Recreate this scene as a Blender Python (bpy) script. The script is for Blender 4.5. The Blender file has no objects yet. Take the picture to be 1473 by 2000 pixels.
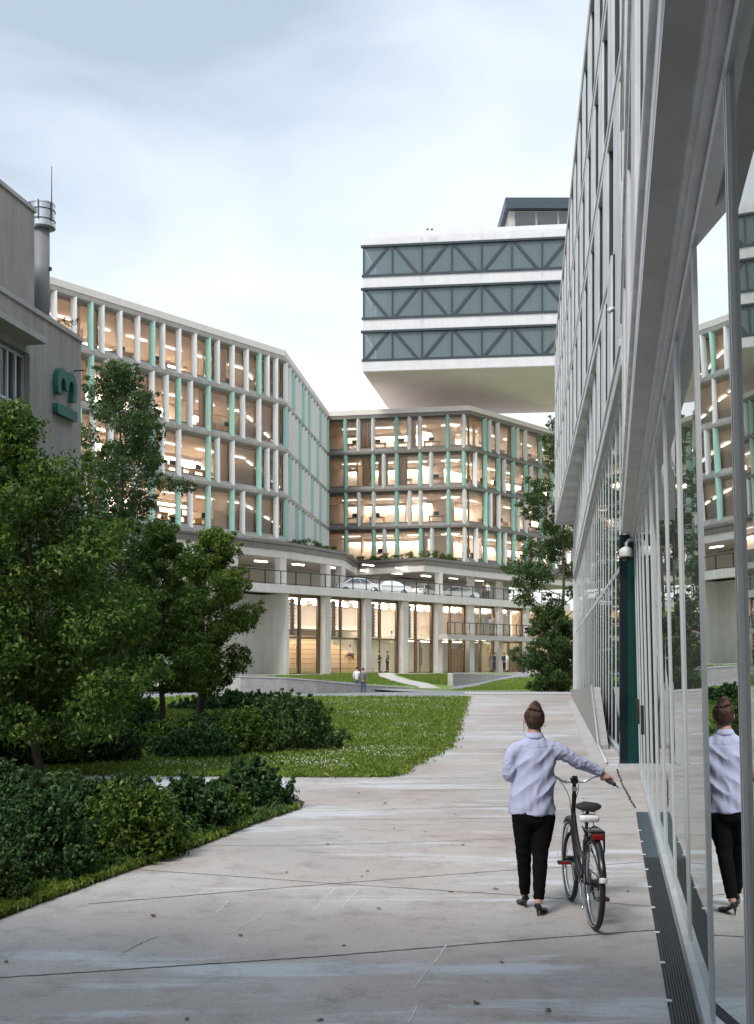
import bpy, bmesh, math, random
import numpy as np
from mathutils import Vector, Matrix

SC = bpy.context.scene
COL = SC.collection
R = math.radians

# ------------------------------------------------------------------ camera
FPX, CX, HY, CAMH = 2200.0, 736.5, 1296.0, 2.02
cam_d = bpy.data.cameras.new('camera')
cam = bpy.data.objects.new('camera', cam_d)
COL.objects.link(cam)
cam_d.sensor_fit = 'VERTICAL'
cam_d.sensor_height = 36.0
cam_d.lens = FPX / 2000.0 * 36.0
cam_d.shift_y = (HY - 1000.0) / 2000.0
cam_d.clip_start = 0.05
cam_d.clip_end = 3000
cam.location = (0, 0, CAMH)
cam.rotation_euler = (R(90), 0, 0)
SC.camera = cam

# ------------------------------------------------------------------ render look
SC.view_settings.view_transform = 'Standard'
SC.view_settings.look = 'None'
SC.view_settings.exposure = 1.18
SC.view_settings.gamma = 1.0
SC.render.engine = 'CYCLES'
SC.cycles.use_denoising = True
SC.cycles.max_bounces = 8
SC.cycles.transparent_max_bounces = 12
SC.cycles.diffuse_bounces = 4
SC.cycles.glossy_bounces = 4
SC.cycles.caustics_reflective = False
SC.cycles.caustics_refractive = False
SC.cycles.sample_clamp_indirect = 6.0

# ------------------------------------------------------------------ world
SUN_EL, SUN_AZ = 48.0, 215.0          # azimuth clockwise from +Y: behind the camera, to the left
W = bpy.data.worlds.new('World')
SC.world = W
W.use_nodes = True
nt = W.node_tree
nt.nodes.clear()
def wn(t, **k):
    n = nt.nodes.new(t)
    for a, b in k.items(): setattr(n, a, b)
    return n
wl = lambda a, b: nt.links.new(a, b)
out = wn('ShaderNodeOutputWorld')
sky = wn('ShaderNodeTexSky', sky_type='NISHITA', sun_disc=False)
sky.sun_elevation = R(SUN_EL); sky.sun_rotation = R(SUN_AZ)
sky.air_density = 1.2; sky.dust_density = 2.5
b_sky = wn('ShaderNodeBackground'); b_sky.inputs[1].default_value = 0.12
wl(sky.outputs[0], b_sky.inputs[0])
tc = wn('ShaderNodeTexCoord')
sep = wn('ShaderNodeSeparateXYZ'); wl(tc.outputs['Generated'], sep.inputs[0])
mp = wn('ShaderNodeMapping'); mp.inputs['Scale'].default_value = (1.0, 1.0, 2.6); wl(tc.outputs['Generated'], mp.inputs[0])
nz = wn('ShaderNodeTexNoise'); nz.inputs['Scale'].default_value = 3.3; nz.inputs['Detail'].default_value = 7; nz.inputs['Roughness'].default_value = 0.52
nz.inputs['Distortion'].default_value = 0.4
wl(mp.outputs[0], nz.inputs['Vector'])
# cloud cover: thick and white low over the buildings, thinner and grey-blue to the upper left
def wm(op, a, b=None, clamp=False):
    n = wn('ShaderNodeMath', operation=op, use_clamp=clamp)
    for i, v in enumerate((a, b)):
        if v is None: continue
        if isinstance(v, (int, float)): n.inputs[i].default_value = v
        else: wl(v, n.inputs[i])
    return n.outputs[0]
low = wm('SUBTRACT', 1.0, wm('MULTIPLY', sep.outputs[2], 1.75))
side = wm('MULTIPLY', sep.outputs[0], 0.75)
cl = wm('MULTIPLY', wm('SUBTRACT', nz.outputs[0], 0.5), 1.0)
cov = wm('ADD', wm('ADD', wm('ADD', low, side), cl), 0.14)
ramp = wn('ShaderNodeValToRGB')
e = ramp.color_ramp.elements
e[0].position = 0.06; e[0].color = (0.24, 0.285, 0.335, 1)
e[1].position = 0.80; e[1].color = (0.51, 0.51, 0.512, 1)
m_ = ramp.color_ramp.elements.new(0.40); m_.color = (0.385, 0.425, 0.47, 1)
wl(cov, ramp.inputs[0])
b_cl = wn('ShaderNodeBackground')
# an overcast dome is brightest overhead
wl(wm('ADD', 1.0, wm('MULTIPLY', wm('MULTIPLY', wm('SUBTRACT', sep.outputs[2], 0.52, True), 2.2, True), 1.6)), b_cl.inputs[1])
wl(ramp.outputs[0], b_cl.inputs[0])
mixw = wn('ShaderNodeMixShader'); mixw.inputs[0].default_value = 0.88
wl(b_sky.outputs[0], mixw.inputs[1]); wl(b_cl.outputs[0], mixw.inputs[2])
wl(mixw.outputs[0], out.inputs[0])

# ------------------------------------------------------------------ sun (overcast, very soft)
sl = bpy.data.lights.new('sun', 'SUN')
sl.energy = 1.3; sl.angle = R(15); sl.color = (1.0, 0.96, 0.9)
so = bpy.data.objects.new('sun', sl); COL.objects.link(so)
az = R(SUN_AZ)
sd = Vector((math.sin(az) * math.cos(R(SUN_EL)), math.cos(az) * math.cos(R(SUN_EL)), math.sin(R(SUN_EL))))
so.rotation_euler = sd.to_track_quat('Z', 'Y').to_euler()
so.location = (0, 0, 60)

# ------------------------------------------------------------------ helpers
def tag(o, label=None, cat=None, group=None, kind=None):
    if label: o['label'] = label
    if cat: o['category'] = cat
    if group: o['group'] = group
    if kind: o['kind'] = kind
    return o

def thing(name, label, cat, loc=(0, 0, 0), group=None, rz=0.0):
    o = bpy.data.objects.new(name, None)
    COL.objects.link(o)
    o.location = loc; o.rotation_euler = (0, 0, rz)
    o.empty_display_size = 0.2
    return tag(o, label, cat, group)

def link_mesh(name, me, mats, parent=None, local=False):
    o = bpy.data.objects.new(name, me)
    COL.objects.link(o)
    if not isinstance(mats, (list, tuple)): mats = [mats]
    for m in mats:
        me.materials.append(m)
    if parent is not None:
        o.parent = parent
        if not local and parent.parent is None and parent.type == 'EMPTY':
            o.location = -parent.location          # geometry is in world coordinates
    return o

class MB:
    def __init__(s): s.v = []; s.f = []; s.m = []
    def add(s, vs, fs, mi=0):
        b = len(s.v)
        s.v.extend([tuple(v) for v in vs])
        for f in fs:
            s.f.append(tuple(b + i for i in f)); s.m.append(mi)
        return s
    def hexa(s, p, mi=0):
        return s.add(p, [(0, 3, 2, 1), (4, 5, 6, 7), (0, 1, 5, 4), (1, 2, 6, 5), (2, 3, 7, 6), (3, 0, 4, 7)], mi)
    def box(s, x0, x1, y0, y1, z0, z1, mi=0):
        return s.hexa([(x0, y0, z0), (x1, y0, z0), (x1, y1, z0), (x0, y1, z0), (x0, y0, z1), (x1, y0, z1), (x1, y1, z1), (x0, y1, z1)], mi)
    def prism(s, poly, z0, z1, mi=0):
        n = len(poly)
        a = sum(poly[i][0] * poly[(i + 1) % n][1] - poly[(i + 1) % n][0] * poly[i][1] for i in range(n))
        if a < 0: poly = poly[::-1]
        vs = [(p[0], p[1], z0) for p in poly] + [(p[0], p[1], z1) for p in poly]
        fs = [tuple(range(n))[::-1], tuple(range(n, 2 * n))] + [(i, (i + 1) % n, n + (i + 1) % n, n + i) for i in range(n)]
        return s.add(vs, fs, mi)
    def rings(s, rings, mi=0, caps=True, closed=False):
        n = len(rings[0]); b = len(s.v)
        for r in rings: s.v.extend([tuple(p) for p in r])
        k = len(rings)
        for i in range(k if closed else k - 1):
            j = (i + 1) % k
            for q in range(n):
                s.f.append((b + i * n + q, b + i * n + (q + 1) % n, b + j * n + (q + 1) % n, b + j * n + q)); s.m.append(mi)
        if caps and not closed:
            s.f.append(tuple(b + q for q in range(n))[::-1]); s.m.append(mi)
            s.f.append(tuple(b + (k - 1) * n + q for q in range(n))); s.m.append(mi)
        return s
    def tube(s, pts, r, seg=8, mi=0, closed=False, flat=1.0):
        pts = [Vector(p) for p in pts]; k = len(pts)
        if not isinstance(r, (list, tuple)): r = [r] * k
        rings = []; prev = None
        for i, p in enumerate(pts):
            if closed: t = pts[(i + 1) % k] - pts[i - 1]
            else: t = pts[min(i + 1, k - 1)] - pts[max(i - 1, 0)]
            t.normalize()
            if prev is None:
                a = Vector((0, 0, 1)) if abs(t.z) < 0.9 else Vector((1, 0, 0))
                x = t.cross(a).normalized()
            else:
                x = (prev - t * prev.dot(t)).normalized()
            prev = x; y = t.cross(x)
            rings.append([p + (x * math.cos(2 * math.pi * q / seg) + y * math.sin(2 * math.pi * q / seg) * flat) * r[i] for q in range(seg)])
        return s.rings(rings, mi, True, closed)
    def bar(s, a, b, w, d, up=(0, 0, 1), mi=0):
        a = Vector(a); b = Vector(b); t = (b - a).normalized(); up = Vector(up)
        x = t.cross(up)
        if x.length < 1e-5: x = t.cross(Vector((0, 1, 0)))
        x.normalize(); y = x.cross(t)
        rg = lambda p: [p - x * w / 2 - y * d / 2, p + x * w / 2 - y * d / 2, p + x * w / 2 + y * d / 2, p - x * w / 2 + y * d / 2]
        return s.rings([rg(a), rg(b)], mi)
    def ell(s, c, r, seg=16, rg=10, mi=0, mat=None):
        c = Vector(c); rings = []
        for i in range(1, rg):
            th = math.pi * i / rg
            ring = [Vector((r[0] * math.sin(th) * math.cos(2 * math.pi * q / seg), r[1] * math.sin(th) * math.sin(2 * math.pi * q / seg), -r[2] * math.cos(th))) for q in range(seg)]
            rings.append([c + (mat @ p if mat else p) for p in ring])
        return s.rings(rings, mi)
    def build(s, name, mats, parent=None, smooth=False, local=False, bevel=0):
        me = bpy.data.meshes.new(name)
        me.from_pydata(s.v, [], s.f)
        me.polygons.foreach_set('material_index', s.m)
        me.polygons.foreach_set('use_smooth', [smooth] * len(s.f))
        me.update()
        o = link_mesh(name, me, mats, parent, local)
        if bevel:
            bv = o.modifiers.new('bevel', 'BEVEL'); bv.width = bevel; bv.segments = 2; bv.limit_method = 'ANGLE'
        return o

def bake(o):
    dg = bpy.context.evaluated_depsgraph_get()
    dg.update()
    me = bpy.data.meshes.new_from_object(o.evaluated_get(dg), preserve_all_data_layers=True, depsgraph=dg)
    old = o.data
    o.modifiers.clear()
    o.data = me
    bpy.data.meshes.remove(old)
    me.name = o.name
    return o

def smooth_all(o):
    o.data.polygons.foreach_set('use_smooth', [True] * len(o.data.polygons)); return o

class Fac:
    """A straight facade line in plan: u runs along it, n points out to the open side."""
    def __init__(s, p0, p1):
        s.o = Vector((p0[0], p0[1])); d = Vector((p1[0], p1[1])) - s.o
        s.L = d.length; s.u = d.normalized(); s.n = Vector((s.u.y, -s.u.x))
    def P(s, u, n, z=0.0):
        q = s.o + s.u * u + s.n * n
        return Vector((q.x, q.y, z))
    def box(s, mb, u0, u1, n0, n1, z0, z1, mi=0):
        p = [s.P(u0, n1, z0), s.P(u1, n1, z0), s.P(u1, n0, z0), s.P(u0, n0, z0), s.P(u0, n1, z1), s.P(u1, n1, z1), s.P(u1, n0, z1), s.P(u0, n0, z1)]
        return mb.hexa(p, mi)
    def u_at(s, px, n=0.0):
        k = (px - CX) / FPX; o = s.o + s.n * n
        return (k * o.y - o.x) / (s.u.x - k * s.u.y)
    def bar(s, mb, a, b, w, d, mi=0):
        return mb.bar(s.P(*a), s.P(*b), w, d, up=(s.n.x, s.n.y, 0), mi=mi)

class FacT(Fac):
    """the same line for a front that leans outward with height"""
    def __init__(s, p0, p1, lean):
        Fac.__init__(s, p0, p1); s.lean = lean
    def P(s, u, n, z=0.0): return Fac.P(s, u, n + s.lean * z, z)

def gp(px, py, z=0.0):
    Y = (CAMH - z) * FPX / (py - HY)
    return ((px - CX) / FPX * Y, Y)
def at(px, py, Y):
    return ((px - CX) / FPX * Y, Y, CAMH + (HY - py) / FPX * Y)

def offset_line(pts, d):
    """offset a plan polyline to its inner side (against the outward normal) by d, mitred"""
    P = [Vector(p) for p in pts]; out = []
    for i, p in enumerate(P):
        ns = []
        if i > 0:
            t = (P[i] - P[i - 1]).normalized(); ns.append(Vector((t.y, -t.x)))
        if i < len(P) - 1:
            t = (P[i + 1] - P[i]).normalized(); ns.append(Vector((t.y, -t.x)))
        if len(ns) == 1: out.append(p - ns[0] * d)
        else:
            m = (ns[0] + ns[1]); m /= (1 + ns[0].dot(ns[1]))
            out.append(p - m * d)
    return out

# ------------------------------------------------------------------ materials
def new_mat(name):
    m = bpy.data.materials.new(name); m.use_nodes = True
    t = m.node_tree; b = t.nodes['Principled BSDF']
    return m, t, b
def c4(c): return (c[0], c[1], c[2], 1)

def M(name, col, rough=0.6, metal=0.0, var=0.12, scale=3.0, bump=0.0, stretch=(1, 1, 1), streak=0.0, spec=0.5, bscale=None, emit=0.0):
    m, t, b = new_mat(name)
    b.inputs['Roughness'].default_value = rough
    b.inputs['Metallic'].default_value = metal
    b.inputs['Specular IOR Level'].default_value = spec
    tc = t.nodes.new('ShaderNodeTexCoord')
    mp = t.nodes.new('ShaderNodeMapping'); mp.inputs['Scale'].default_value = stretch
    t.links.new(tc.outputs['Object'], mp.inputs[0])
    n = t.nodes.new('ShaderNodeTexNoise'); n.inputs['Scale'].default_value = scale; n.inputs['Detail'].default_value = 6; n.inputs['Roughness'].default_value = 0.6
    t.links.new(mp.outputs[0], n.inputs['Vector'])
    r = t.nodes.new('ShaderNodeValToRGB')
    r.color_ramp.elements[0].position = 0.3; r.color_ramp.elements[1].position = 0.7
    r.color_ramp.elements[0].color = c4([max(0, c * (1 - var)) for c in col])
    r.color_ramp.elements[1].color = c4([min(1, c * (1 + var)) for c in col])
    t.links.new(n.outputs[0], r.inputs[0])
    last = r.outputs[0]
    if streak:
        mp2 = t.nodes.new('ShaderNodeMapping'); mp2.inputs['Scale'].default_value = (2.2, 2.2, 0.16)
        t.links.new(tc.outputs['Object'], mp2.inputs[0])
        n2 = t.nodes.new('ShaderNodeTexNoise'); n2.inputs['Scale'].default_value = 1.6; n2.inputs['Detail'].default_value = 8; n2.inputs['Roughness'].default_value = 0.7
        t.links.new(mp2.outputs[0], n2.inputs['Vector'])
        r2 = t.nodes.new('ShaderNodeValToRGB'); r2.color_ramp.elements[0].position = 0.35; r2.color_ramp.elements[1].position = 0.62
        r2.color_ramp.elements[0].color = (1 - streak, 1 - streak, 1 - streak, 1); r2.color_ramp.elements[1].color = (1, 1, 1, 1)
        t.links.new(n2.outputs[0], r2.inputs[0])
        mx = t.nodes.new('ShaderNodeMix'); mx.data_type = 'RGBA'; mx.blend_type = 'MULTIPLY'; mx.inputs[0].default_value = 1
        t.links.new(last, mx.inputs[6]); t.links.new(r2.outputs[0], mx.inputs[7]); last = mx.outputs[2]
    t.links.new(last, b.inputs['Base Color'])
    if bump:
        nb = t.nodes.new('ShaderNodeTexNoise'); nb.inputs['Scale'].default_value = bscale or scale * 8; nb.inputs['Detail'].default_value = 8
        t.links.new(mp.outputs[0], nb.inputs['Vector'])
        bp = t.nodes.new('ShaderNodeBump'); bp.inputs['Strength'].default_value = bump; bp.inputs['Distance'].default_value = 0.02
        t.links.new(nb.outputs[0], bp.inputs['Height']); t.links.new(bp.outputs[0], b.inputs['Normal'])
    if emit:
        t.links.new(last, b.inputs['Emission Color']); b.inputs['Emission Strength'].default_value = emit
    return m

def emit_mat(name, col, strength):
    m, t, b = new_mat(name)
    b.inputs['Base Color'].default_value = c4(col)
    b.inputs['Emission Color'].default_value = c4(col)
    b.inputs['Emission Strength'].default_value = strength
    return m

def glass_mat(name, tint, ior, body=None, rough=0.0, wav=0.0, bright=1.0, seethru=0.0):
    """coated glass: fresnel reflection over a see-through tint, over a dark body, or over a mix of both"""
    m, t, b = new_mat(name)
    t.nodes.remove(b)
    o = t.nodes['Material Output']
    fr = t.nodes.new('ShaderNodeFresnel'); fr.inputs[0].default_value = ior
    gl = t.nodes.new('ShaderNodeBsdfGlossy'); gl.inputs['Roughness'].default_value = rough; gl.inputs['Color'].default_value = c4([bright * x for x in (0.95, 0.98, 0.97)])
    tr = t.nodes.new('ShaderNodeBsdfTransparent'); tr.inputs[0].default_value = c4(tint)
    bs = tr
    if body is not None:
        bs = t.nodes.new('ShaderNodeBsdfDiffuse'); bs.inputs[0].default_value = c4(body)
        if seethru:
            m2 = t.nodes.new('ShaderNodeMixShader'); m2.inputs[0].default_value = seethru
            t.links.new(bs.outputs[0], m2.inputs[1]); t.links.new(tr.outputs[0], m2.inputs[2]); bs = m2
    mx = t.nodes.new('ShaderNodeMixShader')
    t.links.new(fr.outputs[0], mx.inputs[0]); t.links.new(bs.outputs[0], mx.inputs[1]); t.links.new(gl.outputs[0], mx.inputs[2])
    t.links.new(mx.outputs[0], o.inputs[0])
    if wav:
        tc = t.nodes.new('ShaderNodeTexCoord')
        nb = t.nodes.new('ShaderNodeTexNoise'); nb.inputs['Scale'].default_value = 0.9; nb.inputs['Detail'].default_value = 1
        t.links.new(tc.outputs['Object'], nb.inputs['Vector'])
        bp = t.nodes.new('ShaderNodeBump'); bp.inputs['Strength'].default_value = wav; bp.inputs['Distance'].default_value = 0.05
        t.links.new(nb.outputs[0], bp.inputs['Height']); t.links.new(bp.outputs[0], gl.inputs['Normal']); t.links.new(bp.outputs[0], fr.inputs['Normal'])
    return m

def leaf_mat(name, dark, mid, light, trans=0.3):
    m, t, b = new_mat(name)
    g = t.nodes.new('ShaderNodeNewGeometry')
    r = t.nodes.new('ShaderNodeValToRGB')
    e = r.color_ramp.elements
    e[0].color = c4(dark); e[1].color = c4(light); e[1].position = 1.0
    k = e.new(0.55); k.color = c4(mid)
    t.links.new(g.outputs['Random Per Island'], r.inputs[0])
    t.links.new(r.outputs[0], b.inputs['Base Color'])
    b.inputs['Roughness'].default_value = 0.5
    b.inputs['Specular IOR Level'].default_value = 0.35
    tl = t.nodes.new('ShaderNodeBsdfTranslucent')
    t.links.new(r.outputs[0], tl.inputs[0])
    mx = t.nodes.new('ShaderNodeMixShader'); mx.inputs[0].default_value = trans
    o = t.nodes['Material Output']
    t.links.new(b.outputs[0], mx.inputs[1]); t.links.new(tl.outputs[0], mx.inputs[2]); t.links.new(mx.outputs[0], o.inputs[0])
    return m

MT = {}
MT['conc_white'] = M('pale_concrete', (0.68, 0.645, 0.61), 0.75, var=0.07, scale=1.2, streak=0.12, bump=0.15)
MT['conc_facade'] = M('cast_concrete', (0.68, 0.685, 0.70), 0.7, var=0.12, scale=1.0, streak=0.25, bump=0.2)
MT['conc_soffit'] = M('soffit_concrete', (0.60, 0.585, 0.57), 0.75, var=0.12, scale=1.6, bump=0.2)
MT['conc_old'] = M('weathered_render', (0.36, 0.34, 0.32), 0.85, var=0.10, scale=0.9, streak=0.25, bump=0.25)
MT['conc_cap'] = M('parapet_concrete', (0.42, 0.40, 0.38), 0.85, var=0.15, scale=2.5, bump=0.3)
MT['col'] = M('column_concrete', (0.60, 0.565, 0.53), 0.75, var=0.07, scale=1.5, streak=0.10, bump=0.15)
MT['band'] = M('bronze_band', (0.34, 0.315, 0.285), 0.5, 0.0, var=0.12, scale=1.5, streak=0.12)
MT['band_dark'] = M('dark_bronze_band', (0.17, 0.155, 0.14), 0.45, 0.2, var=0.12, scale=1.5)
MT['coping'] = M('pale_coping', (0.70, 0.65, 0.60), 0.55, var=0.06, scale=2)
MT['fin_w'] = M('white_fin_metal', (0.73, 0.73, 0.715), 0.4, var=0.04, scale=2, streak=0.06)
MT['fin_t'] = M('teal_fin_metal', (0.34, 0.59, 0.51), 0.4, var=0.06, scale=2, streak=0.08)
MT['bronze'] = M('bronze_frame', (0.17, 0.115, 0.07), 0.4, 0.3, var=0.12, scale=4)
MT['steel_dk'] = M('dark_steel', (0.035, 0.04, 0.045), 0.4, 0.5, var=0.2, scale=6)
MT['frame_blue'] = M('slate_blue_frame', (0.035, 0.05, 0.06), 0.45, 0.3, var=0.15, scale=4)
MT['alu'] = M('aluminium', (0.58, 0.60, 0.62), 0.4, 0.35, var=0.10, scale=5, stretch=(1, 1, 0.2))
MT['gasket'] = M('black_gasket', (0.012, 0.013, 0.015), 0.5, var=0.2, scale=6)
MT['wall_warm'] = M('warm_wall', (0.80, 0.72, 0.64), 0.8, var=0.05, scale=0.6)
MT['ceil'] = M('office_ceiling', (0.84, 0.79, 0.73), 0.8, var=0.03, scale=0.6)
MT['wood_fl'] = M('oak_floor', (0.52, 0.38, 0.25), 0.5, var=0.2, scale=3, stretch=(1, 6, 1))
MT['wood_lt'] = M('pale_oak', (0.80, 0.62, 0.38), 0.5, var=0.10, scale=3, stretch=(1, 6, 1))
MT['wood_dk'] = M('brown_oak', (0.28, 0.17, 0.085), 0.5, var=0.25, scale=4, stretch=(3, 3, 0.5))
MT['curtain'] = M('beige_curtain', (0.80, 0.70, 0.58), 0.9, var=0.18, scale=5, stretch=(2.4, 2.4, 0.02))
MT['park_wall'] = M('parking_wall', (0.70, 0.66, 0.61), 0.8, var=0.06, scale=1)
MT['light'] = emit_mat('ceiling_light_glow', (1.0, 0.95, 0.88), 1.1)
MT['added_wash'] = emit_mat('added_wash_glow', (1.0, 0.95, 0.88), 14.0)  # glow of the added out-of-sight strips that lift the office walls
MT['added_wash_long'] = emit_mat('strong_added_wash_glow', (1.0, 0.95, 0.89), 34.0)  # stronger glow for the added strips in wing A
MT['light_h'] = emit_mat('hall_light_glow', (1.0, 0.94, 0.84), 19.0)
MT['light_c'] = emit_mat('parking_light_glow', (1.0, 0.93, 0.84), 4.0)
MT['light_b'] = emit_mat('cool_light_glow', (0.9, 1.0, 0.97), 2.5)
MT['glass_m'] = glass_mat('clear_office_glass', (0.95, 0.92, 0.88), 1.6)
MT['glass_c'] = glass_mat('green_grey_glass', (0.70, 0.80, 0.82), 1.55, body=(0.20, 0.27, 0.285), seethru=0.5)
MT['glass_n'] = glass_mat('coated_shopfront_glass', (0.4, 0.45, 0.43), 2.0, body=(0.125, 0.135, 0.125), wav=0.025)
MT['glass_f'] = glass_mat('coated_far_glass', (0.4, 0.45, 0.43), 1.9, body=(0.10, 0.125, 0.12), wav=0.03)
MT['glass_d'] = glass_mat('dark_window_glass', (0.4, 0.45, 0.45), 1.9, body=(0.03, 0.04, 0.05))
MT['glass_t'] = glass_mat('deep_teal_glass', (0.4, 0.45, 0.43), 1.45, body=(0.006, 0.045, 0.040))
MT['glass_navy'] = glass_mat('navy_glass', (0.4, 0.45, 0.43), 1.45, body=(0.006, 0.016, 0.022))
MT['glass_rail'] = glass_mat('clear_balustrade_glass', (0.95, 0.96, 0.95), 1.35)
MT['white_panel'] = M('white_panel', (0.63, 0.63, 0.64), 0.4, var=0.05, scale=0.8, streak=0.09)
MT['under'] = M('underside_render', (0.88, 0.76, 0.70), 0.8, var=0.05, scale=0.5, bump=0.05, streak=0.05)
MT['slate'] = M('slate_metal', (0.05, 0.075, 0.095), 0.4, 0.3, var=0.1, scale=2)
MT['galv'] = M('galvanised_tank', (0.55, 0.58, 0.62), 0.32, 0.9, var=0.12, scale=4, stretch=(1, 1, 0.3))
MT['flue'] = M('grey_flue', (0.20, 0.20, 0.205), 0.6, 0.1, var=0.08, scale=3)
MT['green_sign'] = M('bottle_green_enamel', (0.015, 0.13, 0.105), 0.35, var=0.08, scale=3)
MT['bark'] = M('bark', (0.085, 0.065, 0.05), 0.9, var=0.4, scale=9, bump=0.8, stretch=(1, 1, 0.35))
MT['soil'] = M('bed_soil', (0.035, 0.040, 0.020), 0.95, var=0.5, scale=5, bump=0.6)
MT['grass_base'] = M('turf', (0.125, 0.185, 0.040), 0.9, var=0.4, scale=1.3, bump=0.5, bscale=40)
MT['grass_far'] = M('mown_turf', (0.14, 0.22, 0.05), 0.9, var=0.22, scale=0.9, bump=0.5, bscale=30)
MT['asphalt'] = M('asphalt', (0.24, 0.245, 0.26), 0.85, var=0.12, scale=2.5, bump=0.3, bscale=60)
MT['path_pale'] = M('pale_paving', (0.46, 0.44, 0.41), 0.8, var=0.08, scale=1.5, bump=0.2)
MT['path_side'] = M('grey_blue_path', (0.44, 0.46, 0.50), 0.7, var=0.08, scale=1.5, bump=0.2)
MT['paint'] = M('road_paint', (0.78, 0.77, 0.74), 0.7, var=0.1, scale=5)
MT['joint'] = M('joint_dirt', (0.045, 0.035, 0.03), 0.95, var=0.4, scale=12)
MT['deadleaf'] = M('dry_leaf', (0.16, 0.075, 0.035), 0.7, var=0.4, scale=30)
MT['red_pl'] = M('red_reflector', (0.20, 0.008, 0.010), 0.25, var=0.1, scale=20)
MT['rubber'] = M('black_rubber', (0.018, 0.018, 0.02), 0.75, var=0.25, scale=30, bump=0.2)
MT['black_paint'] = M('black_bicycle_paint', (0.014, 0.014, 0.016), 0.25, var=0.1, scale=10)
MT['chrome'] = M('polished_aluminium', (0.68, 0.68, 0.67), 0.22, 1.0, var=0.06, scale=10)
MT['white_pl'] = M('white_plastic', (0.72, 0.72, 0.70), 0.35, var=0.04, scale=8)
MT['camera_grey'] = M('camera_housing', (0.62, 0.62, 0.60), 0.4, var=0.04, scale=8)
MT['lens'] = M('smoked_dome', (0.02, 0.02, 0.022), 0.08, var=0.05, scale=5)
MT['carpaint'] = M('white_car_paint', (0.78, 0.78, 0.78), 0.2, var=0.02, scale=2)
MT['skin'] = M('skin', (0.52, 0.32, 0.235), 0.5, var=0.07, scale=14)
MT['leaf_tree'] = leaf_mat('maple_leaves', (0.038, 0.086, 0.016), (0.092, 0.176, 0.030), (0.215, 0.285, 0.056), 0.42)
MT['leaf_tree2'] = leaf_mat('fresh_maple_leaves', (0.055, 0.110, 0.018), (0.125, 0.210, 0.030), (0.270, 0.325, 0.056), 0.42)
MT['leaf_dark'] = leaf_mat('ash_leaves', (0.032, 0.068, 0.020), (0.070, 0.128, 0.034), (0.140, 0.195, 0.054), 0.42)
MT['leaf_shrub'] = leaf_mat('blue_green_leaves', (0.026, 0.064, 0.022), (0.062, 0.130, 0.042), (0.125, 0.215, 0.068), 0.38)
MT['leaf_shrub2'] = leaf_mat('yellow_green_leaves', (0.044, 0.088, 0.014), (0.098, 0.172, 0.026), (0.185, 0.260, 0.042), 0.38)
MT['leaf_grass'] = leaf_mat('grass_blades', (0.095, 0.155, 0.020), (0.185, 0.275, 0.040), (0.320, 0.385, 0.080), 0.4)
def translucent(m, f):
    t = m.node_tree; b = t.nodes['Principled BSDF']; o = t.nodes['Material Output']
    tl = t.nodes.new('ShaderNodeBsdfTranslucent'); src = b.inputs['Base Color'].links[0].from_socket
    t.links.new(src, tl.inputs[0]); mx = t.nodes.new('ShaderNodeMixShader'); mx.inputs[0].default_value = f
    t.links.new(b.outputs[0], mx.inputs[1]); t.links.new(tl.outputs[0], mx.inputs[2]); t.links.new(mx.outputs[0], o.inputs[0])
translucent(MT['curtain'], 0.6)
MT['petal'] = M('clover_petals', (0.72, 0.72, 0.66), 0.7, var=0.05, scale=20)

# ================================================================== MAIN BUILDING (four wings round a forecourt)
A0, A1 = (-26.8, 66.0), (-7.6, 90.0)
B1 = (-5.1, 112.0)
C1 = (8.84, 109.3)
D1 = (26.6, 130.0)
OUT = [A0, A1, B1, C1, D1]
FA, FB, FCc, FD = Fac(A0, A1), Fac(A1, B1), Fac(B1, C1), Fac(C1, D1)
ZL = [11.9, 15.5, 19.2, 22.9, 26.45]
office = thing('office_building', 'long four-storey office building with teal and white fins above a raised car deck', 'building', (0, 100, 0))
def plate(mb, outer, inner, z0, z1, mi=0):
    mb.prism([tuple(p) for p in outer] + [tuple(p) for p in inner[::-1]], z0, z1, mi)

# floor plates, ceilings, back walls and bands, one set per storey
off_in = offset_line(OUT, 0.06)
off_room = offset_line(OUT, 7.0)
off_room2 = offset_line(OUT, 7.25)
off_band = offset_line(OUT, -0.34)
off_band_lo = offset_line(OUT, -0.10)
off_band_in = offset_line(OUT, 0.30)
for i, z in enumerate(ZL[:4]):
    mb = MB(); plate(mb, off_in, off_room, z + 0.10, z + 0.42); mb.build('floor_slab', MT['wood_fl'], office)
    mb = MB(); plate(mb, off_in, off_room, ZL[i + 1] - 0.42, ZL[i + 1] - 0.16); mb.build('office_ceiling', MT['ceil'], office)
    mb = MB(); plate(mb, off_room, off_room2, z + 0.43, ZL[i + 1] - 0.43); mb.build('back_wall', MT['wall_warm'], office)
for i, z in enumerate(ZL):
    # a band: sloping sill on top, vertical nose, chamfered underside
    for s, F in enumerate((FA, FB, FCc, FD)):
        a_o, b_o = off_band[s], off_band[s + 1]; a_l, b_l = off_band_lo[s], off_band_lo[s + 1]; a_i, b_i = off_band_in[s], off_band_in[s + 1]
        top = 0.30 if i < 4 else 0.10
        def prof(o, l, n):
            if i < 4:
                return [(n.x, n.y, z - 0.42), (l.x, l.y, z - 0.42), (o.x, o.y, z - 0.26), (o.x, o.y, z - 0.06), (l.x, l.y, z + top), (n.x, n.y, z + top)]
            return [(n.x, n.y, z - 0.42), (l.x, l.y, z - 0.42), (o.x, o.y, z - 0.30), (o.x, o.y, z + 0.02), (l.x, l.y, z + 0.06), (n.x, n.y, z + 0.06)]
        mb = MB(); mb.rings([prof(a_o, a_l, a_i), prof(b_o, b_l, b_i)])
        mb.build('facade_band', MT['band'] if s < 2 else MT['band_dark'], office)
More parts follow.
